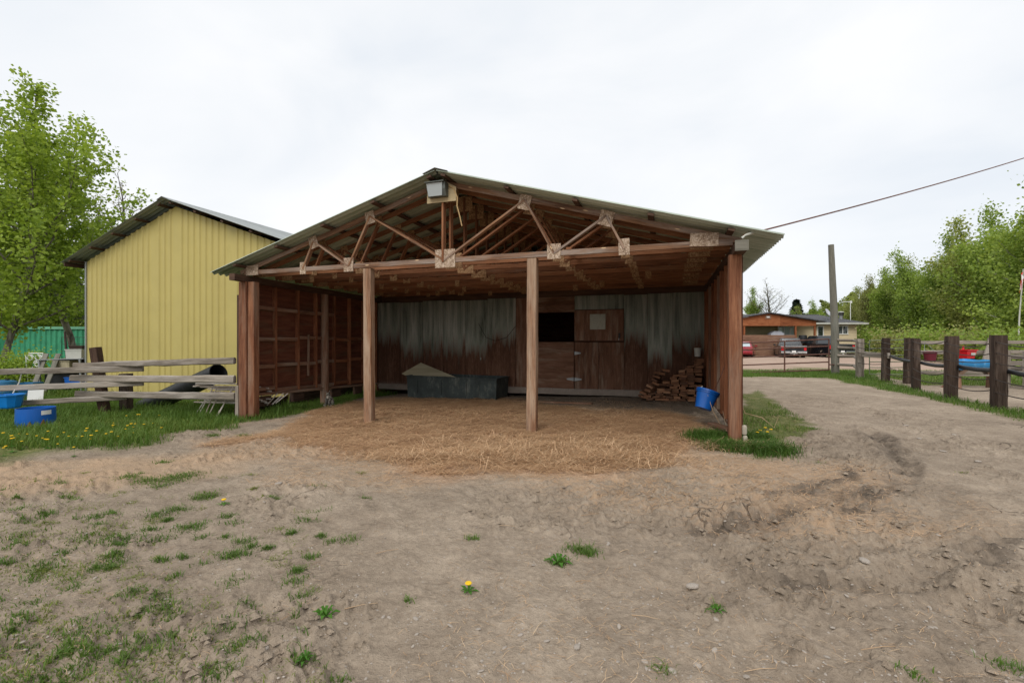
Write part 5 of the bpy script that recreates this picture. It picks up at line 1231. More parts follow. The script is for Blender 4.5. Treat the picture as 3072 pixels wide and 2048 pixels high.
def tree_parts(seed, H, base=.18, spread=.25, nprim=26, nleaf=7000, leaf=.16, clump=.35, up=.9, twig=3, trunk_r=None, lean=0, top_sparse=0.0):
    R = np.random.default_rng(seed); segs = []; ends = []; wts = []
    tr = trunk_r or H*.011
    tp = [np.array([0, 0, -.2])]; p = tp[0].copy(); n = 9; dirv = np.array([lean, 0, 1.])
    for i in range(n):
        dirv = dirv + np.array([R.normal()*.05, R.normal()*.05, 0]); p = p+dirv/np.linalg.norm(dirv)*H/n; tp.append(p.copy())
    for i in range(n): segs.append((tp[i], tp[i+1], tr*(1-i/n*.93), tr*(1-(i+1)/n*.93)))
    for k in range(nprim):
        f = base+(1-base)*(k+R.random())/nprim; fi = min(f*n, n-.001); i = int(fi); o = tp[i]+(tp[i+1]-tp[i])*(fi-i)
        az = k*2.4+R.normal()*.4; prof = (math.sin(min(1, (f-base)/(1-base)+.22)*math.pi)**.7)
        ln = H*spread*max(.12, prof)*R.uniform(.7, 1.25)
        el = up*R.uniform(.5, 1.1)+.2*f; d = np.array([math.cos(az)*math.cos(el), math.sin(az)*math.cos(el), math.sin(el)])
        q = o; r0 = tr*(1-f*.9)*.5; m = 3
        for j in range(m):
            d2 = d+R.normal(size=3)*.16; d2[2] += .12*j; d2 /= np.linalg.norm(d2); q2 = q+d2*ln/m
            segs.append((q, q2, r0*(1-j/m*.75), r0*(1-(j+1)/m*.75)))
            for w in range(twig):
                td = d2+R.normal(size=3)*.7; td /= np.linalg.norm(td); to = q+(q2-q)*R.random(); tl_ = ln*R.uniform(.18, .42)*(1-.15*j)
                te = to+td*tl_; segs.append((to, te, r0*.28, r0*.08))
                ends.append((to, te)); wts.append(tl_*(1-top_sparse*f))
            q = q2
        ends.append((q, q+d*ln*.2)); wts.append(ln*.35)
    V, Q = tubes_np(segs, 5)
    wts = np.array(wts); idx = R.choice(len(ends), nleaf, p=wts/wts.sum())
    A = np.array([e[0] for e in ends])[idx]; B = np.array([e[1] for e in ends])[idx]
    P = A+(B-A)*R.uniform(.1, 1.15, nleaf)[:, None]+R.normal(size=(nleaf, 3))*clump*.35
    cl = R.uniform(0, 1, len(ends))[idx]; tint = .5*cl+.5*R.uniform(0, 1, nleaf)
    LV, LQ, LT = leaves_np(P, leaf, R, tint=tint)
    return V, Q, LV, LQ, LT
TREES = {}
def tree_kind(key, bark, leafm, **kw):
    V, Q, LV, LQ, LT = tree_parts(**kw)
    TREES[key] = (np_mesh('trunk', V, [Q], M[bark], smooth=True), np_mesh('crown', LV, [LQ], M[leafm], dict(tint=LT)))
tree_kind('near1', 'bark', 'leaf_near', seed=3, H=9.6, base=.17, spread=.34, nprim=44, nleaf=26000, leaf=.115, clump=.42, up=.75, twig=4)
tree_kind('near2', 'bark', 'leaf_near', seed=8, H=9.0, base=.30, spread=.28, nprim=26, nleaf=6500, leaf=.13, clump=.30, up=.85, twig=4, trunk_r=.15, lean=-.05)
tree_kind('near3', 'bark', 'leaf_near', seed=14, H=8.0, base=.05, spread=.36, nprim=40, nleaf=17000, leaf=.14, clump=.5, up=.7, twig=4)
tree_kind('bare', 'bark_dark', 'leaf_olive', seed=21, H=9.5, base=.22, spread=.33, nprim=34, nleaf=900, leaf=.09, clump=.2, up=.85, twig=6, trunk_r=.16)
for i, (lm, ln_) in enumerate((('leaf_far', .27), ('leaf_fresh', .27), ('leaf_far', .25), ('leaf_fresh', .28), ('leaf_olive', .24))):
    tree_kind('far%d' % i, 'bark_pale' if i % 2 else 'bark', lm, seed=40+i*7, H=12.0, base=.10, spread=.22+.02*(i % 3), nprim=40, nleaf=17000, leaf=ln_*.66, clump=.95, up=.85, twig=3, trunk_r=.15)
def sprout(key, n, w, h, leaf, lm, seed):
    R = np.random.default_rng(seed); segs = []; ends = []
    for k in range(14):
        az = R.uniform(0, 6.28); d = np.array([math.cos(az)*.5, math.sin(az)*.5, 1.0]); d /= np.linalg.norm(d); o = np.array([R.normal()*.2, R.normal()*.2, -.1]); e = o+d*h*R.uniform(.6, 1.1); segs.append((o, e, .03, .008)); ends.append((o, e))
    V, Q = tubes_np(segs, 4); idx = R.integers(0, len(ends), n); A = np.array([e[0] for e in ends])[idx]; B = np.array([e[1] for e in ends])[idx]
    P = A+(B-A)*R.uniform(.15, 1.05, n)[:, None]+R.normal(size=(n, 3))*np.array([w*.28, w*.28, h*.12]); P[:, 2] = np.maximum(P[:, 2], .02)
    cl = fbm(P[:, 0]*2, P[:, 2]*2+P[:, 1], seed)
    LV, LQ, LT = leaves_np(P, leaf, R, tint=.6*cl+.4*R.uniform(0, 1, n)); TREES[key] = (np_mesh('stems', V, [Q], M['bark_dark'], smooth=True), np_mesh('crown', LV, [LQ], M[lm], dict(tint=LT)))
sprout('bush0', 5000, 1.8, 2.4, .14, 'leaf_near', 61); sprout('bush1', 4200, 3.2, 3.4, .22, 'leaf_fresh', 62); sprout('bush2', 3600, 3.2, 3.0, .22, 'leaf_olive', 63)
def plant(key, name, x, y, sc, rz, label, cat='tree', group=None, sxy=1.0):
    z = gz(x, y)-.05 if y < 60 else 0.1
    t = thing(name, (x, y, z), rz, label, cat, group)
    a, b_ = TREES[key]
    inst(a, a.name.split('.')[0], t, scale=(sc*sxy, sc*sxy, sc)); inst(b_, 'crown', t, scale=(sc*sxy, sc*sxy, sc))
def pxY(px, Yd): return (px-1176)/F*Yd
plant('near1', 'poplar_tree', pxY(-8, 19.0), 19.0, 1.36, 1.9, 'tallest leafy poplar at the left edge of the picture')
plant('near3', 'poplar_tree', pxY(85, 29.0), 29.0, 1.18, 2.0, 'broad bright green poplar behind the green container', sxy=.9)
plant('near2', 'poplar_tree', pxY(185, 23.0), 23.0, 1.22, 1.0, 'thin poplar with bare forked trunk just left of the yellow shed')
plant('near3', 'poplar_tree', pxY(-140, 24), 24.0, 1.15, 4.0, 'leafy poplar behind the tallest one at the left edge')
plant('near3', 'poplar_tree', pxY(10, 33), 33.0, 1.25, 5.2, 'rounded poplar further back behind the green container')
plant('near3', 'poplar_tree', pxY(150, 33), 33.0, .90, .8, 'darker poplar between the container and the yellow shed')
plant('bare', 'bare_tree', pxY(240, 28), 28.0, 1.18, .2, 'grey leafless tree behind the left slope of the shed roof')
plant('bare', 'bare_tree', pxY(318, 29), 29.0, 1.30, 2.6, 'leafless tree with crooked top above the shed roof ridge')
plant('near2', 'poplar_tree', pxY(642, 40), 40.0, 1.22, 3.0, 'small leafy treetop showing between the two roofs')
plant('near2', 'poplar_tree', pxY(585, 44), 44.0, 1.28, .5, 'tiny treetop just above the shed roof slope')
for i, (px, Yd, k, lab) in enumerate(((165, 25.6, 'bush0', 'bush at the container beside the yellow shed corner'), (20, 20.0, 'bush0', 'low bush in front of the container at the left edge'), (110, 22.8, 'bush0', 'small bush sprouting before the container middle'))):
    pass
plant('bush1', 'leafy_bush', pxY(195, 34), 34.0, 1.25, 1.1, 'tall bush behind the container next to the shed', 'bush')
plant('bush1', 'leafy_bush', pxY(60, 36), 36.0, 1.4, 2.1, 'wide bush in the wood behind the container', 'bush')
plant('bush0', 'leafy_bush', pxY(30, 17.2), 17.2, .62, .3, 'small leafy bush at the left between fence and container', 'bush')
# the wood on the right: nearest trees are things, the rest one mass
front = [(2365, 31.0, 3, 1.08, 'tall loose poplar rising highest at the right edge of the wood'), (2290, 35.5, 1, 1.06, 'bright green tree behind the flag pole'),
         (2235, 39.5, 0, 1.06, 'tall tree above the red crate in the wood'), (2178, 43.0, 3, .97, 'full green tree behind the widest gap of the sleeper posts'),
         (2120, 48.0, 1, .96, 'pointed dark green tree above the maroon bucket'), (2075, 52.0, 2, .92, 'yellow green tree above the tube gate'),
         (2028, 56.0, 3, .86, 'rounded green tree right of the roof antenna'), (1985, 60.0, 4, .82, 'olive tree directly beyond the house corner'),
         (1945, 64.0, 0, .76, 'tree behind the house chimney and antenna'), (1890, 70.0, 1, .66, 'tree behind the satellite dish'),
         (1850, 74.0, 0, .60, 'light green tree over the middle of the house roof'), (1815, 72.0, 3, .52, 'short bright tree over the porch roof slope')]
for px, Yd, k, sc, lab in front: plant('far%d' % k, 'poplar_tree', pxY(px, Yd), Yd, sc, rng.random()*6, lab)
plant('far3', 'poplar_tree', pxY(1725, 62), 62.0, .72, 1.0, 'slim green tree beside the shelter corner post above the porch', sxy=.8)
plant('bare', 'bare_tree', pxY(1778, 60), 60.0, 1.02, 1.3, 'large leafless tree above the porch roof', sxy=1.25)
for px, Yd, k, sc, lab in ((2140, 33, 'bush1', .75, 'bright bush under the wood above the maroon bucket'), (2230, 29, 'bush2', .75, 'olive bush at the wood edge above the red crate'), (2310, 26.5, 'bush1', .72, 'bush at the wood edge beside the right sleeper post'), (2060, 38, 'bush2', .8, 'olive bush behind the tube gate'), (2000, 46, 'bush1', .85, 'bush beside the house corner')):
    plant(k, 'leafy_bush', pxY(px, Yd), Yd, sc, rng.random()*6, lab, 'bush')
# spruce
R = np.random.default_rng(5); P = []
for k in range(26):
    z = 1.0+k*.36; r_ = 2.2*(1-k/27)
    for j in range(12):
        az = j*6.283/12+k*.7+R.normal()*.1; nn = 40; f = R.random(nn); P.append(np.stack([np.cos(az)*r_*f, np.sin(az)*r_*f, z-.35*r_*f*f+R.normal(size=nn)*.05], -1))
P = np.concatenate(P); LV, LQ, LT = leaves_np(P, .26, R)
sp = thing('spruce_tree', (pxY(1829, 80), 80, .1), 0, 'small dark spruce tip right of the leafless tree', 'tree'); inst(np_mesh('crown', LV, [LQ], M['needle'], dict(tint=LT)), 'crown', sp, scale=(1.5, 1.5, .86)); MB().tube([(0, 0, -.2), (0, 0, 9)], [.16, .03], 8).build('trunk', M['bark'], sp)
# back wood, one mass of foliage and trunks
R = np.random.default_rng(77); LVs = []; segs = []; TT = []
for k in range(46):
    u = R.uniform(1660, 2700); dist = np.interp(u, [1660, 1800, 1950, 2100, 2250, 2352, 2700], [92, 86, 76, 60, 47, 39, 31])+R.uniform(0, 10)
    H = np.interp(u, [1660, 1800, 1900, 2000, 2200, 2400, 2700], [4.5, 5.5, 8.5, 10.5, 11.5, 12, 12])*R.uniform(.8, 1.08); x = pxY(u, dist)
    n = 4200; f = R.random(n)**.8; wdt = H*.2*np.sin(np.clip(f*.9+.12, 0, 1)*math.pi)**.6; az = R.uniform(0, 6.28, n); rr = wdt*np.sqrt(R.random(n))
    p_ = np.stack([x+rr*np.cos(az), dist+rr*np.sin(az), .2+f*H], -1); p_ += (np.stack([fbm(p_[:, 0]*.9, p_[:, 2]*.9, 3), fbm(p_[:, 1]*.9, p_[:, 2]*.9, 5), fbm(p_[:, 0]*.9, p_[:, 1]*.9, 7)], -1)-.5)*2.6
    LVs.append(p_); TT.append(np.clip(R.normal(.45, .12)+.5*(fbm(p_[:, 0]*.8, p_[:, 2]*.8, 9)-.5)+R.normal(size=n)*.12, 0, 1))
    segs.append((np.array([x, dist, -.2]), np.array([x+R.normal()*.3, dist, H*.8]), .14, .05))
P = np.concatenate(LVs); LV, LQ, LT = leaves_np(P, .30, R, tint=np.concatenate(TT))
wd_ = inst(np_mesh('wood', LV, [LQ], M['leaf_far'], dict(tint=LT)), 'wood'); tag(wd_, 'green wood reading as one mass behind the nearer trees', 'wood', kind='stuff')
V, Q = tubes_np(segs, 6); inst(np_mesh('trunks', V, [Q], M['bark_pale'], smooth=True), 'trunks', wd_)['kind'] = 'stuff'
# the same on the left, behind the container and the shed
LVs = []; TT = []; segs = []
for k in range(16):
    u = R.uniform(-420, 330); dist = R.uniform(36, 46); H = R.uniform(6.0, 8.0) if u > 120 else R.uniform(7, 10); x = pxY(u, dist); n = 2300
    f = R.random(n)**.8; wdt = H*.24*np.sin(np.clip(f*.9+.12, 0, 1)*math.pi)**.6; az = R.uniform(0, 6.28, n); rr = wdt*np.sqrt(R.random(n))
    p_ = np.stack([x+rr*np.cos(az), dist+rr*np.sin(az), -.1+f*H], -1); LVs.append(p_); TT.append(np.clip(R.normal(.35, .12)+.5*(fbm(p_[:, 0]*.8, p_[:, 2]*.8, 9)-.5)+R.normal(size=n)*.12, 0, 1)); segs.append((np.array([x, dist, -.4]), np.array([x+R.normal()*.3, dist, H*.85]), .13, .04))
LV, LQ, LT = leaves_np(np.concatenate(LVs), .30, R, tint=np.concatenate(TT))
wl = inst(np_mesh('wood', LV, [LQ], M['leaf_far'], dict(tint=LT)), 'wood'); tag(wl, 'dense wood behind the green container at the left', 'wood', kind='stuff')
V, Q = tubes_np(segs, 6); inst(np_mesh('trunks', V, [Q], M['bark_dark'], smooth=True), 'trunks', wl)['kind'] = 'stuff'

# ------------------------------------------------------------------ grass, straw, stones, flowers
R = np.random.default_rng(11)
def blades(P, h, wdt, lean, R, tint):
    n = len(P); az = R.uniform(0, 6.283, n); d = np.stack([np.cos(az), np.sin(az), np.zeros(n)], -1); s = np.stack([-np.sin(az), np.cos(az), np.zeros(n)], -1)
    ln = (lean*R.uniform(.2, 1.4, n)*h)[:, None]; hv = np.zeros((n, 3)); hv[:, 2] = h; w_ = wdt[:, None]
    V = np.stack([P-s*w_, P+s*w_, P+hv*.55+d*ln*.3+s*w_*.75, P+hv*.55+d*ln*.3-s*w_*.75, P+hv*(1-.25*lean)+d*ln], 1).reshape(-1, 3)
    b = np.arange(n)[:, None]*5; return V, [b+np.array([[0, 1, 2, 3]]), b+np.array([[3, 2, 4]])], np.repeat(np.clip(tint, 0, 1), 5)
def scatter(poly, n, soft, jit, seed, sc, bb=None):
    xs_ = [p[0] for p in poly]; ys_ = [p[1] for p in poly]; x0, x1, y0, y1 = bb or (min(xs_), max(xs_), min(ys_), max(ys_))
    x = R.uniform(x0, x1, n); y = R.uniform(y0, y1, n); m = polymask(poly, x, y, soft, jit, seed, sc); k = R.random(n) < m; return x[k], y[k]
class Acc:
    def __init__(s): s.V = []; s.F = []; s.T = []; s.n = 0
    def add(s, V, F_, T): s.V.append(V); s.F += [f+s.n for f in F_]; s.T.append(T); s.n += len(V)
    def obj(s, name, mt, label, cat):
        q = [f for f in s.F if f.shape[1] == 4]; t = [f for f in s.F if f.shape[1] == 3]
        fl = ([np.concatenate(q)] if q else [])+([np.concatenate(t)] if t else [])
        o = inst(np_mesh(name, np.concatenate(s.V), fl, M[mt], dict(tint=np.concatenate(s.T))), name); return tag(o, label, cat, kind='stuff')
ga_, gd_ = Acc(), Acc()
def put(acc, x, y, h0, h1, w_, lean, t0=.15, t1=.75, patch=True):
    z = height(x, y)-.01; n = len(x); hp_ = fbm(x*1.4, y*1.4, 71) if patch else np.full(n, .5)
    h = (h0+(h1-h0)*R.random(n)**1.6)*(.4+1.2*hp_); tint = t0+(t1-t0)*(.5*fbm(x*1.1, y*1.1, 73)+.5*R.random(n))
    acc.add(*blades(np.stack([x, y, z], -1), h, np.full(n, w_)*R.uniform(.6, 1.4, n), lean, R, tint))
x, y = scatter(GRASS_LEFT, 190000, .3, .55, 11, .9, (-16, -3.6, 6.5, 16)); put(ga_, x, y, .05, .20, .0045, .6)
k = (y > 9.2) & (fbm(x*1.2, y*1.2, 75) > .48); put(ga_, x[k][:14000], y[k][:14000], .16, .38, .005, .7, .1, .6)
xd, yd = scatter(GRASS_LEFT, 26000, .3, .55, 11, .9, (-16, -3.6, 6.5, 16)); kd = fbm(xd*1.3, yd*1.3, 79) > R.uniform(.38, .62, len(xd)); put(gd_, xd[kd], yd[kd], .03, .16, .004, .9, .3, 1.0)
x, y = scatter(GRASS_LEFT, 60000, .3, .55, 11, .9, (-34, -6, 14, 30)); put(ga_, x, y, .10, .35, .012, .6)
x, y = scatter(GRASS_RPOST, 36000, .10, .25, 13, 2.2); k = fbm(x*1.8, y*1.8, 77) > .40+.14*(y > 7.0); k &= R.random(len(x)) < .6; put(ga_, x[k], y[k], .04, .14, .0040, .8, .15, .85)
for cx_, cy_, rr, n in ((1632, 1010, .27, 3800), (1670, 1030, .22, 2400), (1755, 1035, .30, 4200), (1720, 1010, .25, 2600)):
    c = G(cx_, cy_); x = c[0]+R.normal(size=n)*rr*.55; y = c[1]+R.normal(size=n)*rr*.5; put(ga_, x, y, .06, .2, .004, .8, .0, .45, False)
x, y = scatter(GRASS_FENCE, 90000, .2, .4, 15, 1.2, (9, 24, 7, 23)); put(ga_, x, y, .06, .20, .007, .6, .1, .7)
x, y = scatter(GRASS_BACKF, 26000, .25, .5, 17, 1.0, (12, 30, 14, 23)); put(ga_, x, y, .06, .2, .010, .6, .2, .8)
# tufts in the bare dirt of the left foreground
tl_ = []
for _ in range(560):
    px = R.uniform(-60, 1000)**1.0; py = R.uniform(1085, 1620)
    lim = 900-.15*(py-1085)
    if R.random() < max(0.0, 1-px/lim)**.9*1.1: tl_.append((px, py, R.uniform(.03, .10), R.integers(20, 110), R.random()))
tl_ += [(1335, 1262, .10, 260, .1), (1352, 1268, .06, 120, .1), (1283, 1290, .06, 90, .2), (690, 1524, .06, 160, .15), (545, 1492, .07, 140, .2), (505, 1546, .07, 150, .2), (340, 1500, .12, 300, .2), (310, 1480, .08, 160, .3), (150, 1500, .06, 160, .2), (440, 1212, .12, 220, .05), (270, 1245, .16, 330, .15), (395, 1100, .20, 420, .1), (335, 1105, .16, 300, .1), (300, 1098, .10, 160, .05), (430, 1090, .16, 260, .1), (480, 1135, .10, 200, .05), (412, 1165, .09, 160, .05), (362, 1180, .1, 160, .05), (490, 1002, .10, 200, .1), (560, 1000, .10, 180, .05), (375, 1062, .1, 120, .1), (937, 1378, .04, 50, .1), (1085, 1238, .05, 70, .1), (695, 1366, .06, 110, .1), (675, 1335, .07, 130, .4), (1880, 1060, .1, 60, .5), (2210, 1085, .05, 50, .5), (2095, 1560, .06, 120, .3), (2340, 1535, .10, 260, .4), (1520, 1545, .05, 60, .4), (1640, 1405, .04, 40, .2), (1860, 985, .14, 220, .3), (1835, 965, .12, 160, .3), (560, 1240, .07, 100, .3), (630, 1145, .06, 90, .1), (840, 1145, .04, 40, .2), (580, 1252, .06, 80, .2), (240, 1230, .12, 160, .6), (60, 1300, .2, 260, .7), (160, 1310, .16, 260, .5), (80, 1180, .3, 260, .8), (200, 1165, .2, 160, .8)]
for px, py, rr, n, dr in tl_:
    c = G(px, py); n = int(n*(1.7 if py < 1330 else 1.0 if py < 1420 else .85)); x = c[0]+R.normal(size=n)*rr*.6; y = c[1]+R.normal(size=n)*rr*.42
    if dr > .45: put(gd_, x, y, .01, .035, .0024, 1.1, .2, .9, False)
    else: put(ga_, x, y, .015, .062, .0026, .9, .15, .72, False)
for _ in range(260):                      # low yellowish moss-like grass at far left
    px = R.uniform(-80, 520); py = R.uniform(1120, 1620)
    if R.random() > (1-px/560): continue
    c = G(px, py); n = 22; put(gd_, c[0]+R.normal(size=n)*.06, c[1]+R.normal(size=n)*.05, .012, .04, .0026, 1.1, .1, .9, False)
ga_.obj('grass', 'grass', 'green grass along the fences and in tufts on the dirt', 'grass')
gd_.obj('dry_grass', 'grass_dry', 'low yellowish grass spreading over the left foreground dirt', 'grass')
def ribbons(x, y, ln, w_, lift, R, tint, up=0.12):
    n = len(x); z = height(x, y)+lift; az = R.normal(0, .9, n)+R.choice([0, math.pi], n); d = np.stack([np.cos(az), np.sin(az), R.normal(0, up, n)], -1); s = np.stack([-np.sin(az), np.cos(az), np.zeros(n)], -1)
    P = np.stack([x, y, z], -1); L_ = ln[:, None]; bend = (R.normal(size=n)*ln*.07)[:, None]; zz = np.zeros((n, 3)); zz[:, 2] = ln*.06
    V = np.stack([P-d*L_/2-s*w_, P-d*L_/2+s*w_, P+s*(bend+w_)+zz, P+s*(bend-w_)+zz, P+d*L_/2+s*w_*.6, P+d*L_/2-s*w_*.6], 1).reshape(-1, 3)
    b = np.arange(n)[:, None]*6; return V, [b+np.array([[0, 1, 2, 3]]), b+np.array([[3, 2, 4, 5]])], np.repeat(np.clip(tint, 0, 1), 6)
st_ = Acc()
def straw(poly, n, soft, jit, seed, sc, l0, l1, w_, lift, t0, t1, thr=0.0):
    x, y = scatter(poly, n, soft, jit, seed, sc)
    if thr: k = fbm(x*1.5, y*1.5, 81) > thr*R.uniform(.75, 1.2, len(x)); x, y = x[k], y[k]
    m = len(x); st_.add(*ribbons(x, y, R.uniform(l0, l1, m), w_, R.random(m)*lift+.003, R, t0+(t1-t0)*(.4*fbm(x*2, y*2, 83)+.6*R.random(m))))
straw(HAY, 150000, .45, 1.0, 5, 1.1, .05, .24, .0027, .035, .05, 1.0)
straw(HAY_SPARSE, 60000, .5, .9, 9, .8, .03, .13, .0016, .012, .15, .95, .46)
for cx_, cy_, rr, n in ((1140, 1050, .5, 3500), (1250, 1058, .5, 3000), (1420, 1062, .45, 2200), (980, 1052, .45, 1800), (1300, 1035, .6, 3000), (1700, 1030, .3, 1300), (1180, 1025, .7, 2500)):
    c = G(cx_, cy_); x = c[0]+R.normal(size=n)*rr; y = c[1]+R.normal(size=n)*rr*.35; st_.add(*ribbons(x, y, R.uniform(.08, .28, n), .0022, R.random(n)**1.5*.08, R, R.uniform(.3, 1.0, n), .3))
n = 3600; px = R.uniform(0, 2352, n); py = 1080+R.random(n)**1.3*500; c = np.array([G(a, b_) for a, b_ in zip(px, py)])
k = fbm(c[:, 0]*1.3, c[:, 1]*1.3, 85) > R.uniform(.35, .62, n); st_.add(*ribbons(c[k, 0], c[k, 1], R.uniform(.015, .075, k.sum()), .0009, .005, R, R.uniform(.35, 1, k.sum()), .15))
st_.obj('straw', 'straw', 'loose straw strewn over the shelter floor and the dirt', 'straw')
# longer single stalks in the foreground
for px, py, ln, a in ((1745, 1535, .16, .1), (1480, 1412, .14, -.3), (890, 1268, .16, .4), (2025, 1500, .22, .1), (1360, 1192, .2, .2), (1890, 1375, .13, 1.2), (1340, 1335, .1, .0), (1235, 1445, .12, 1.1), (830, 1390, .18, .3), (640, 1430, .15, 1.2), (1160, 1210, .16, -.15), (2290, 1230, .14, 1.1), (1545, 1160, .16, .3), (1430, 1265, .1, .6)):
    c = G(px, py); z = hz(*c)+.012; d = Vector((math.cos(a), math.sin(a), .02))*ln/2; p = Vector((*c, z))
    o = MB().tube([p-d, p+Vector((0, 0, .006)), p+d], [.0024, .0022, .0015], 5).build('straw_stalk', M['tanstick'], ground)
# stones pressed into the dirt
sm_ = []
for s in range(4):
    mb = MB(); rs_ = []
    for zz, r_ in ((-.5, .45), (-.1, .95), (.25, .85), (.5, .4)): rs_.append([(r_*math.cos(k_*math.pi/4)*(1+rng.uniform(-.12, .12)), r_*.8*math.sin(k_*math.pi/4)*(1+rng.uniform(-.12, .12)), zz*.7) for k_ in range(8)])
    mb.rings(rs_, True, True, True); sm_.append(mb.mesh('stone', M['stone']))
spots = [(1325, 1488), (1135, 1496), (1195, 1458), (1713, 1548), (1545, 1545), (1485, 1545), (1665, 1195), (1640, 1248), (1950, 1208), (1505, 1265), (1660, 1332), (1225, 1298), (880, 1410), (955, 1418), (735, 1298), (1095, 1242), (2247, 1075), (2280, 925), (1255, 1470), (1600, 1530), (1895, 1545)]
for _ in range(150):
    spots.append((R.uniform(0, 2352), 1090+R.random()**.8*470))
for px, py in spots:
    c = G(px, py); s = R.uniform(.006, .016)*(1.5 if (px, py) in spots[:21] else 1); inst(sm_[int(R.integers(4))], 'stone', ground, (c[0], c[1], hz(*c)+s*.15), (R.normal()*.2, R.normal()*.2, R.random()*6), (s*1.25, s, s))
pb = Acc(); n = 4500; px = R.uniform(-50, 2400, n); py = 1000+R.random(n)**1.2*600; c = np.array([G(a, b_) for a, b_ in zip(px, py)])
k = ~inpoly(HAY, c[:, 0], c[:, 1]); c = c[k]; n = len(c); s = R.uniform(.002, .008, n)[:, None]
P = np.stack([c[:, 0], c[:, 1], height(c[:, 0], c[:, 1])], -1); oc = np.array([[1, 0, 0], [0, 1, 0], [-1, 0, 0], [0, -1, 0], [0, 0, .7]])
V = (P[:, None, :]+oc[None]*s[:, :, None]*R.uniform(.7, 1.3, (n, 5, 1))).reshape(-1, 3); b = np.arange(n)[:, None]*5
po_ = inst(np_mesh('gravel', V, [np.concatenate([b+np.array([[i, (i+1) % 4, 4]]) for i in range(4)])], M['stone'], smooth=True), 'gravel', ground); po_['kind'] = 'stuff'
n = 5000; px = R.uniform(300, 2352, n); py = 1040+R.random(n)*530; c = np.array([G(a, b_) for a, b_ in zip(px, py)]); kk = (fbm(c[:, 0]*.9, c[:, 1]*.9, 41) > R.uniform(.47, .60, n))
for T in (TRACK1, TRACK2, TRACK3): kk |= linedist(T, c[:, 0], c[:, 1]) < np.abs(R.normal(0, .16, n))
c = c[kk]; n = len(c); s = (.006+.024*R.random(n)**2.5)[:, None]
P = np.stack([c[:, 0], c[:, 1], height(c[:, 0], c[:, 1])], -1); V = (P[:, None, :]+oc[None]*s[:, :, None]*R.uniform(.5, 1.5, (n, 5, 1))).reshape(-1, 3); b = np.arange(n)[:, None]*5
inst(np_mesh('dirt_clods', V, [np.concatenate([b+np.array([[i, (i+1) % 4, 4]]) for i in range(4)])], M['ground']), 'dirt_clods', ground)['kind'] = 'stuff'
for px, py in ((2165, 1036), (640, 1110), (2110, 1010), (1985, 1300), (2190, 1000), (2245, 1060), (2080, 980), (1590, 1340), (645, 1690-980)):
    if py < 900: continue
    c = G(px, py); inst(sm_[1], 'dung_clod', ground, (c[0], c[1], hz(*c)+.01), (0, 0, R.random()*6), (.045, .04, .035)).data = sm_[1]
# dandelions
fm = MB(); fm.lathe([(.001, 0), (.017, .003), (.024, .010), (.020, .016), (.001, .018)], 10, (0, 0, .11)); fmesh = fm.mesh('bloom', M['dandelion'])
smesh = MB().tube([(0, 0, 0), (.006, 0, .06), (0, 0, .112)], [.003, .0025, .002], 5).mesh('stem', M['weed'])
rmb = MB()
for k_ in range(7):
    a = k_*.9; d = Vector((math.cos(a), math.sin(a), 0)); s = Vector((-d.y, d.x, 0)); L_ = .07+.02*(k_ % 3)
    b0 = len(rmb.v); rmb.v += [tuple(d*.005-s*.004), tuple(d*.005+s*.004), tuple(d*L_*.6+s*.016+Vector((0, 0, .022))), tuple(d*L_*.6-s*.016+Vector((0, 0, .022))), tuple(d*L_+Vector((0, 0, .012)))]
    rmb.face((b0, b0+1, b0+2, b0+3)); rmb.face((b0+3, b0+2, b0+4))
rmesh = rmb.mesh('leaf_rosette', M['weed'])
a_ = rmesh.attributes.new('tint', 'FLOAT', 'POINT'); a_.data.foreach_set('value', np.full(len(rmesh.vertices), .5, np.float32))
a_ = smesh.attributes.new('tint', 'FLOAT', 'POINT'); a_.data.foreach_set('value', np.full(len(smesh.vertices), .6, np.float32))
def dandelion(px, py, lab, grp=None, sc=1.0, hh=1.0):
    c = G(px, py); t = thing('dandelion', (c[0], c[1], hz(*c)), R.random()*6, lab, 'dandelion', grp)
    inst(smesh, 'stem', t, scale=(sc, sc, sc*hh)); inst(fmesh, 'bloom', t, (0, 0, .112*sc*(hh-1)), scale=(sc, sc, sc)); inst(rmesh, 'leaf_rosette', t, scale=(sc*.75, sc*.75, sc*.7))
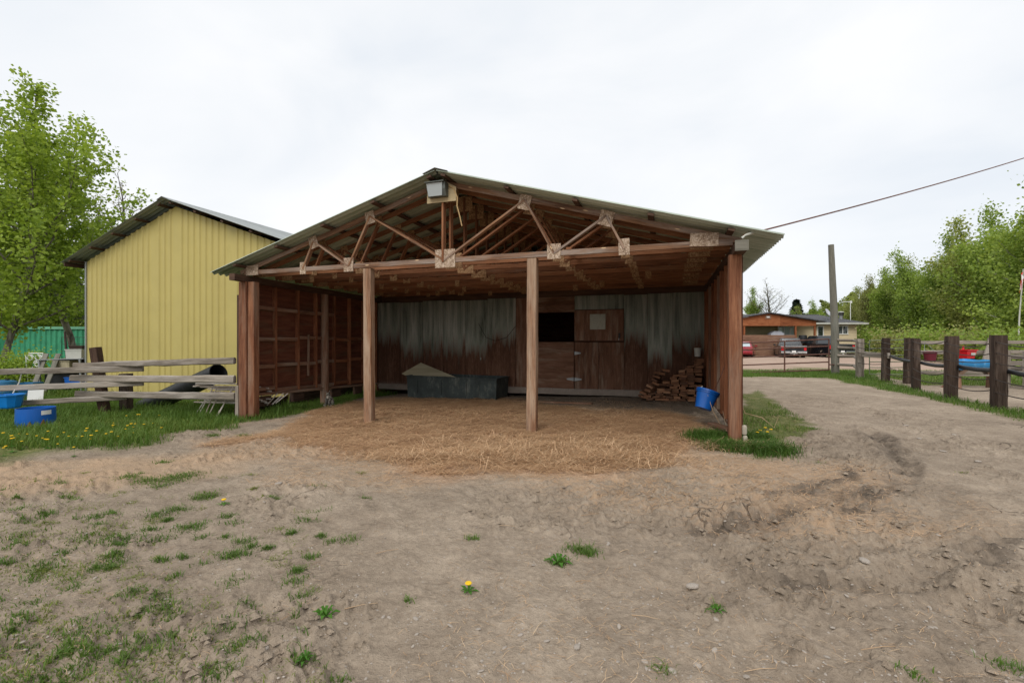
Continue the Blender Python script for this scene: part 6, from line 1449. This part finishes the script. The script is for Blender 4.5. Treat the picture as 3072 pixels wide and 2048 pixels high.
dandelion(1076, 1353, 'lone yellow dandelion in the middle of the bare dirt', None, .9, .4)
dandelion(515, 1153, 'single yellow dandelion among the tufts left of centre', None, .9, .4)
dandelion(2285, 929, 'yellow dandelion in the grass below the right sleeper post', None, 1.2, .8)
for px, py in ((1745, 1003), (1757, 1000), (1770, 1006), (1739, 1008), (1762, 1010)): dandelion(px, py, 'yellow dandelion in the grass beside the right corner post', 'dandelions beside the right corner post', 1.0, .9)
dl = [(38, 1033), (32, 1028), (45, 1030), (28, 1036), (12, 1015), (100, 1020), (98, 1028), (108, 1024), (140, 1028), (160, 1015), (180, 1020), (185, 1012), (212, 1024), (252, 1018), (248, 1008), (220, 1008), (200, 1005), (310, 990), (305, 995), (315, 1000), (285, 1000), (300, 985), (340, 985), (355, 975), (260, 990), (245, 985), (290, 965), (318, 962), (330, 968), (60, 1012), (75, 1018), (120, 1000), (150, 1005), (5, 1035), (170, 1030), (232, 1014), (270, 1012), (360, 990), (50, 1005), (20, 1045), (205, 1018), (130, 1015), (372, 968), (265, 975), (278, 995)]
for px, py in dl: dandelion(px+R.normal()*7, py+4+R.normal()*4, 'yellow dandelion in the grass before the left rail fence', 'dandelions before the left rail fence', R.uniform(.55, .95), R.uniform(1.0, 2.0))
# broad-leaved weeds
def weed(px, py, sc, lab):
    c = G(px, py); t = thing('leafy_weed', (c[0], c[1], hz(*c)+.005), R.random()*6, lab, 'weed'); inst(rmesh, 'leaf_rosette', t, scale=(sc, sc, sc*1.6)); inst(rmesh, 'leaf_rosette', t, (0, 0, .008), (0, 0, .5), (sc*.7, sc*.7, sc*2.4))
weed(748, 1408, .8, 'broad-leaved green weed alone in the near dirt left of centre'); weed(1645, 1408, .5, 'flat green weed in the near dirt right of centre')
weed(1283, 1288, 1.0, 'small green weed beside the grass tuft in the dirt'); weed(700, 912, 2.6, 'big-leaved weed growing under the left shelter wall'); weed(640, 930, 2.0, 'leafy weed beside the laths under the left wall')
weed(700, 1524, .5, 'leafy weed in the tuft at the bottom left of centre')
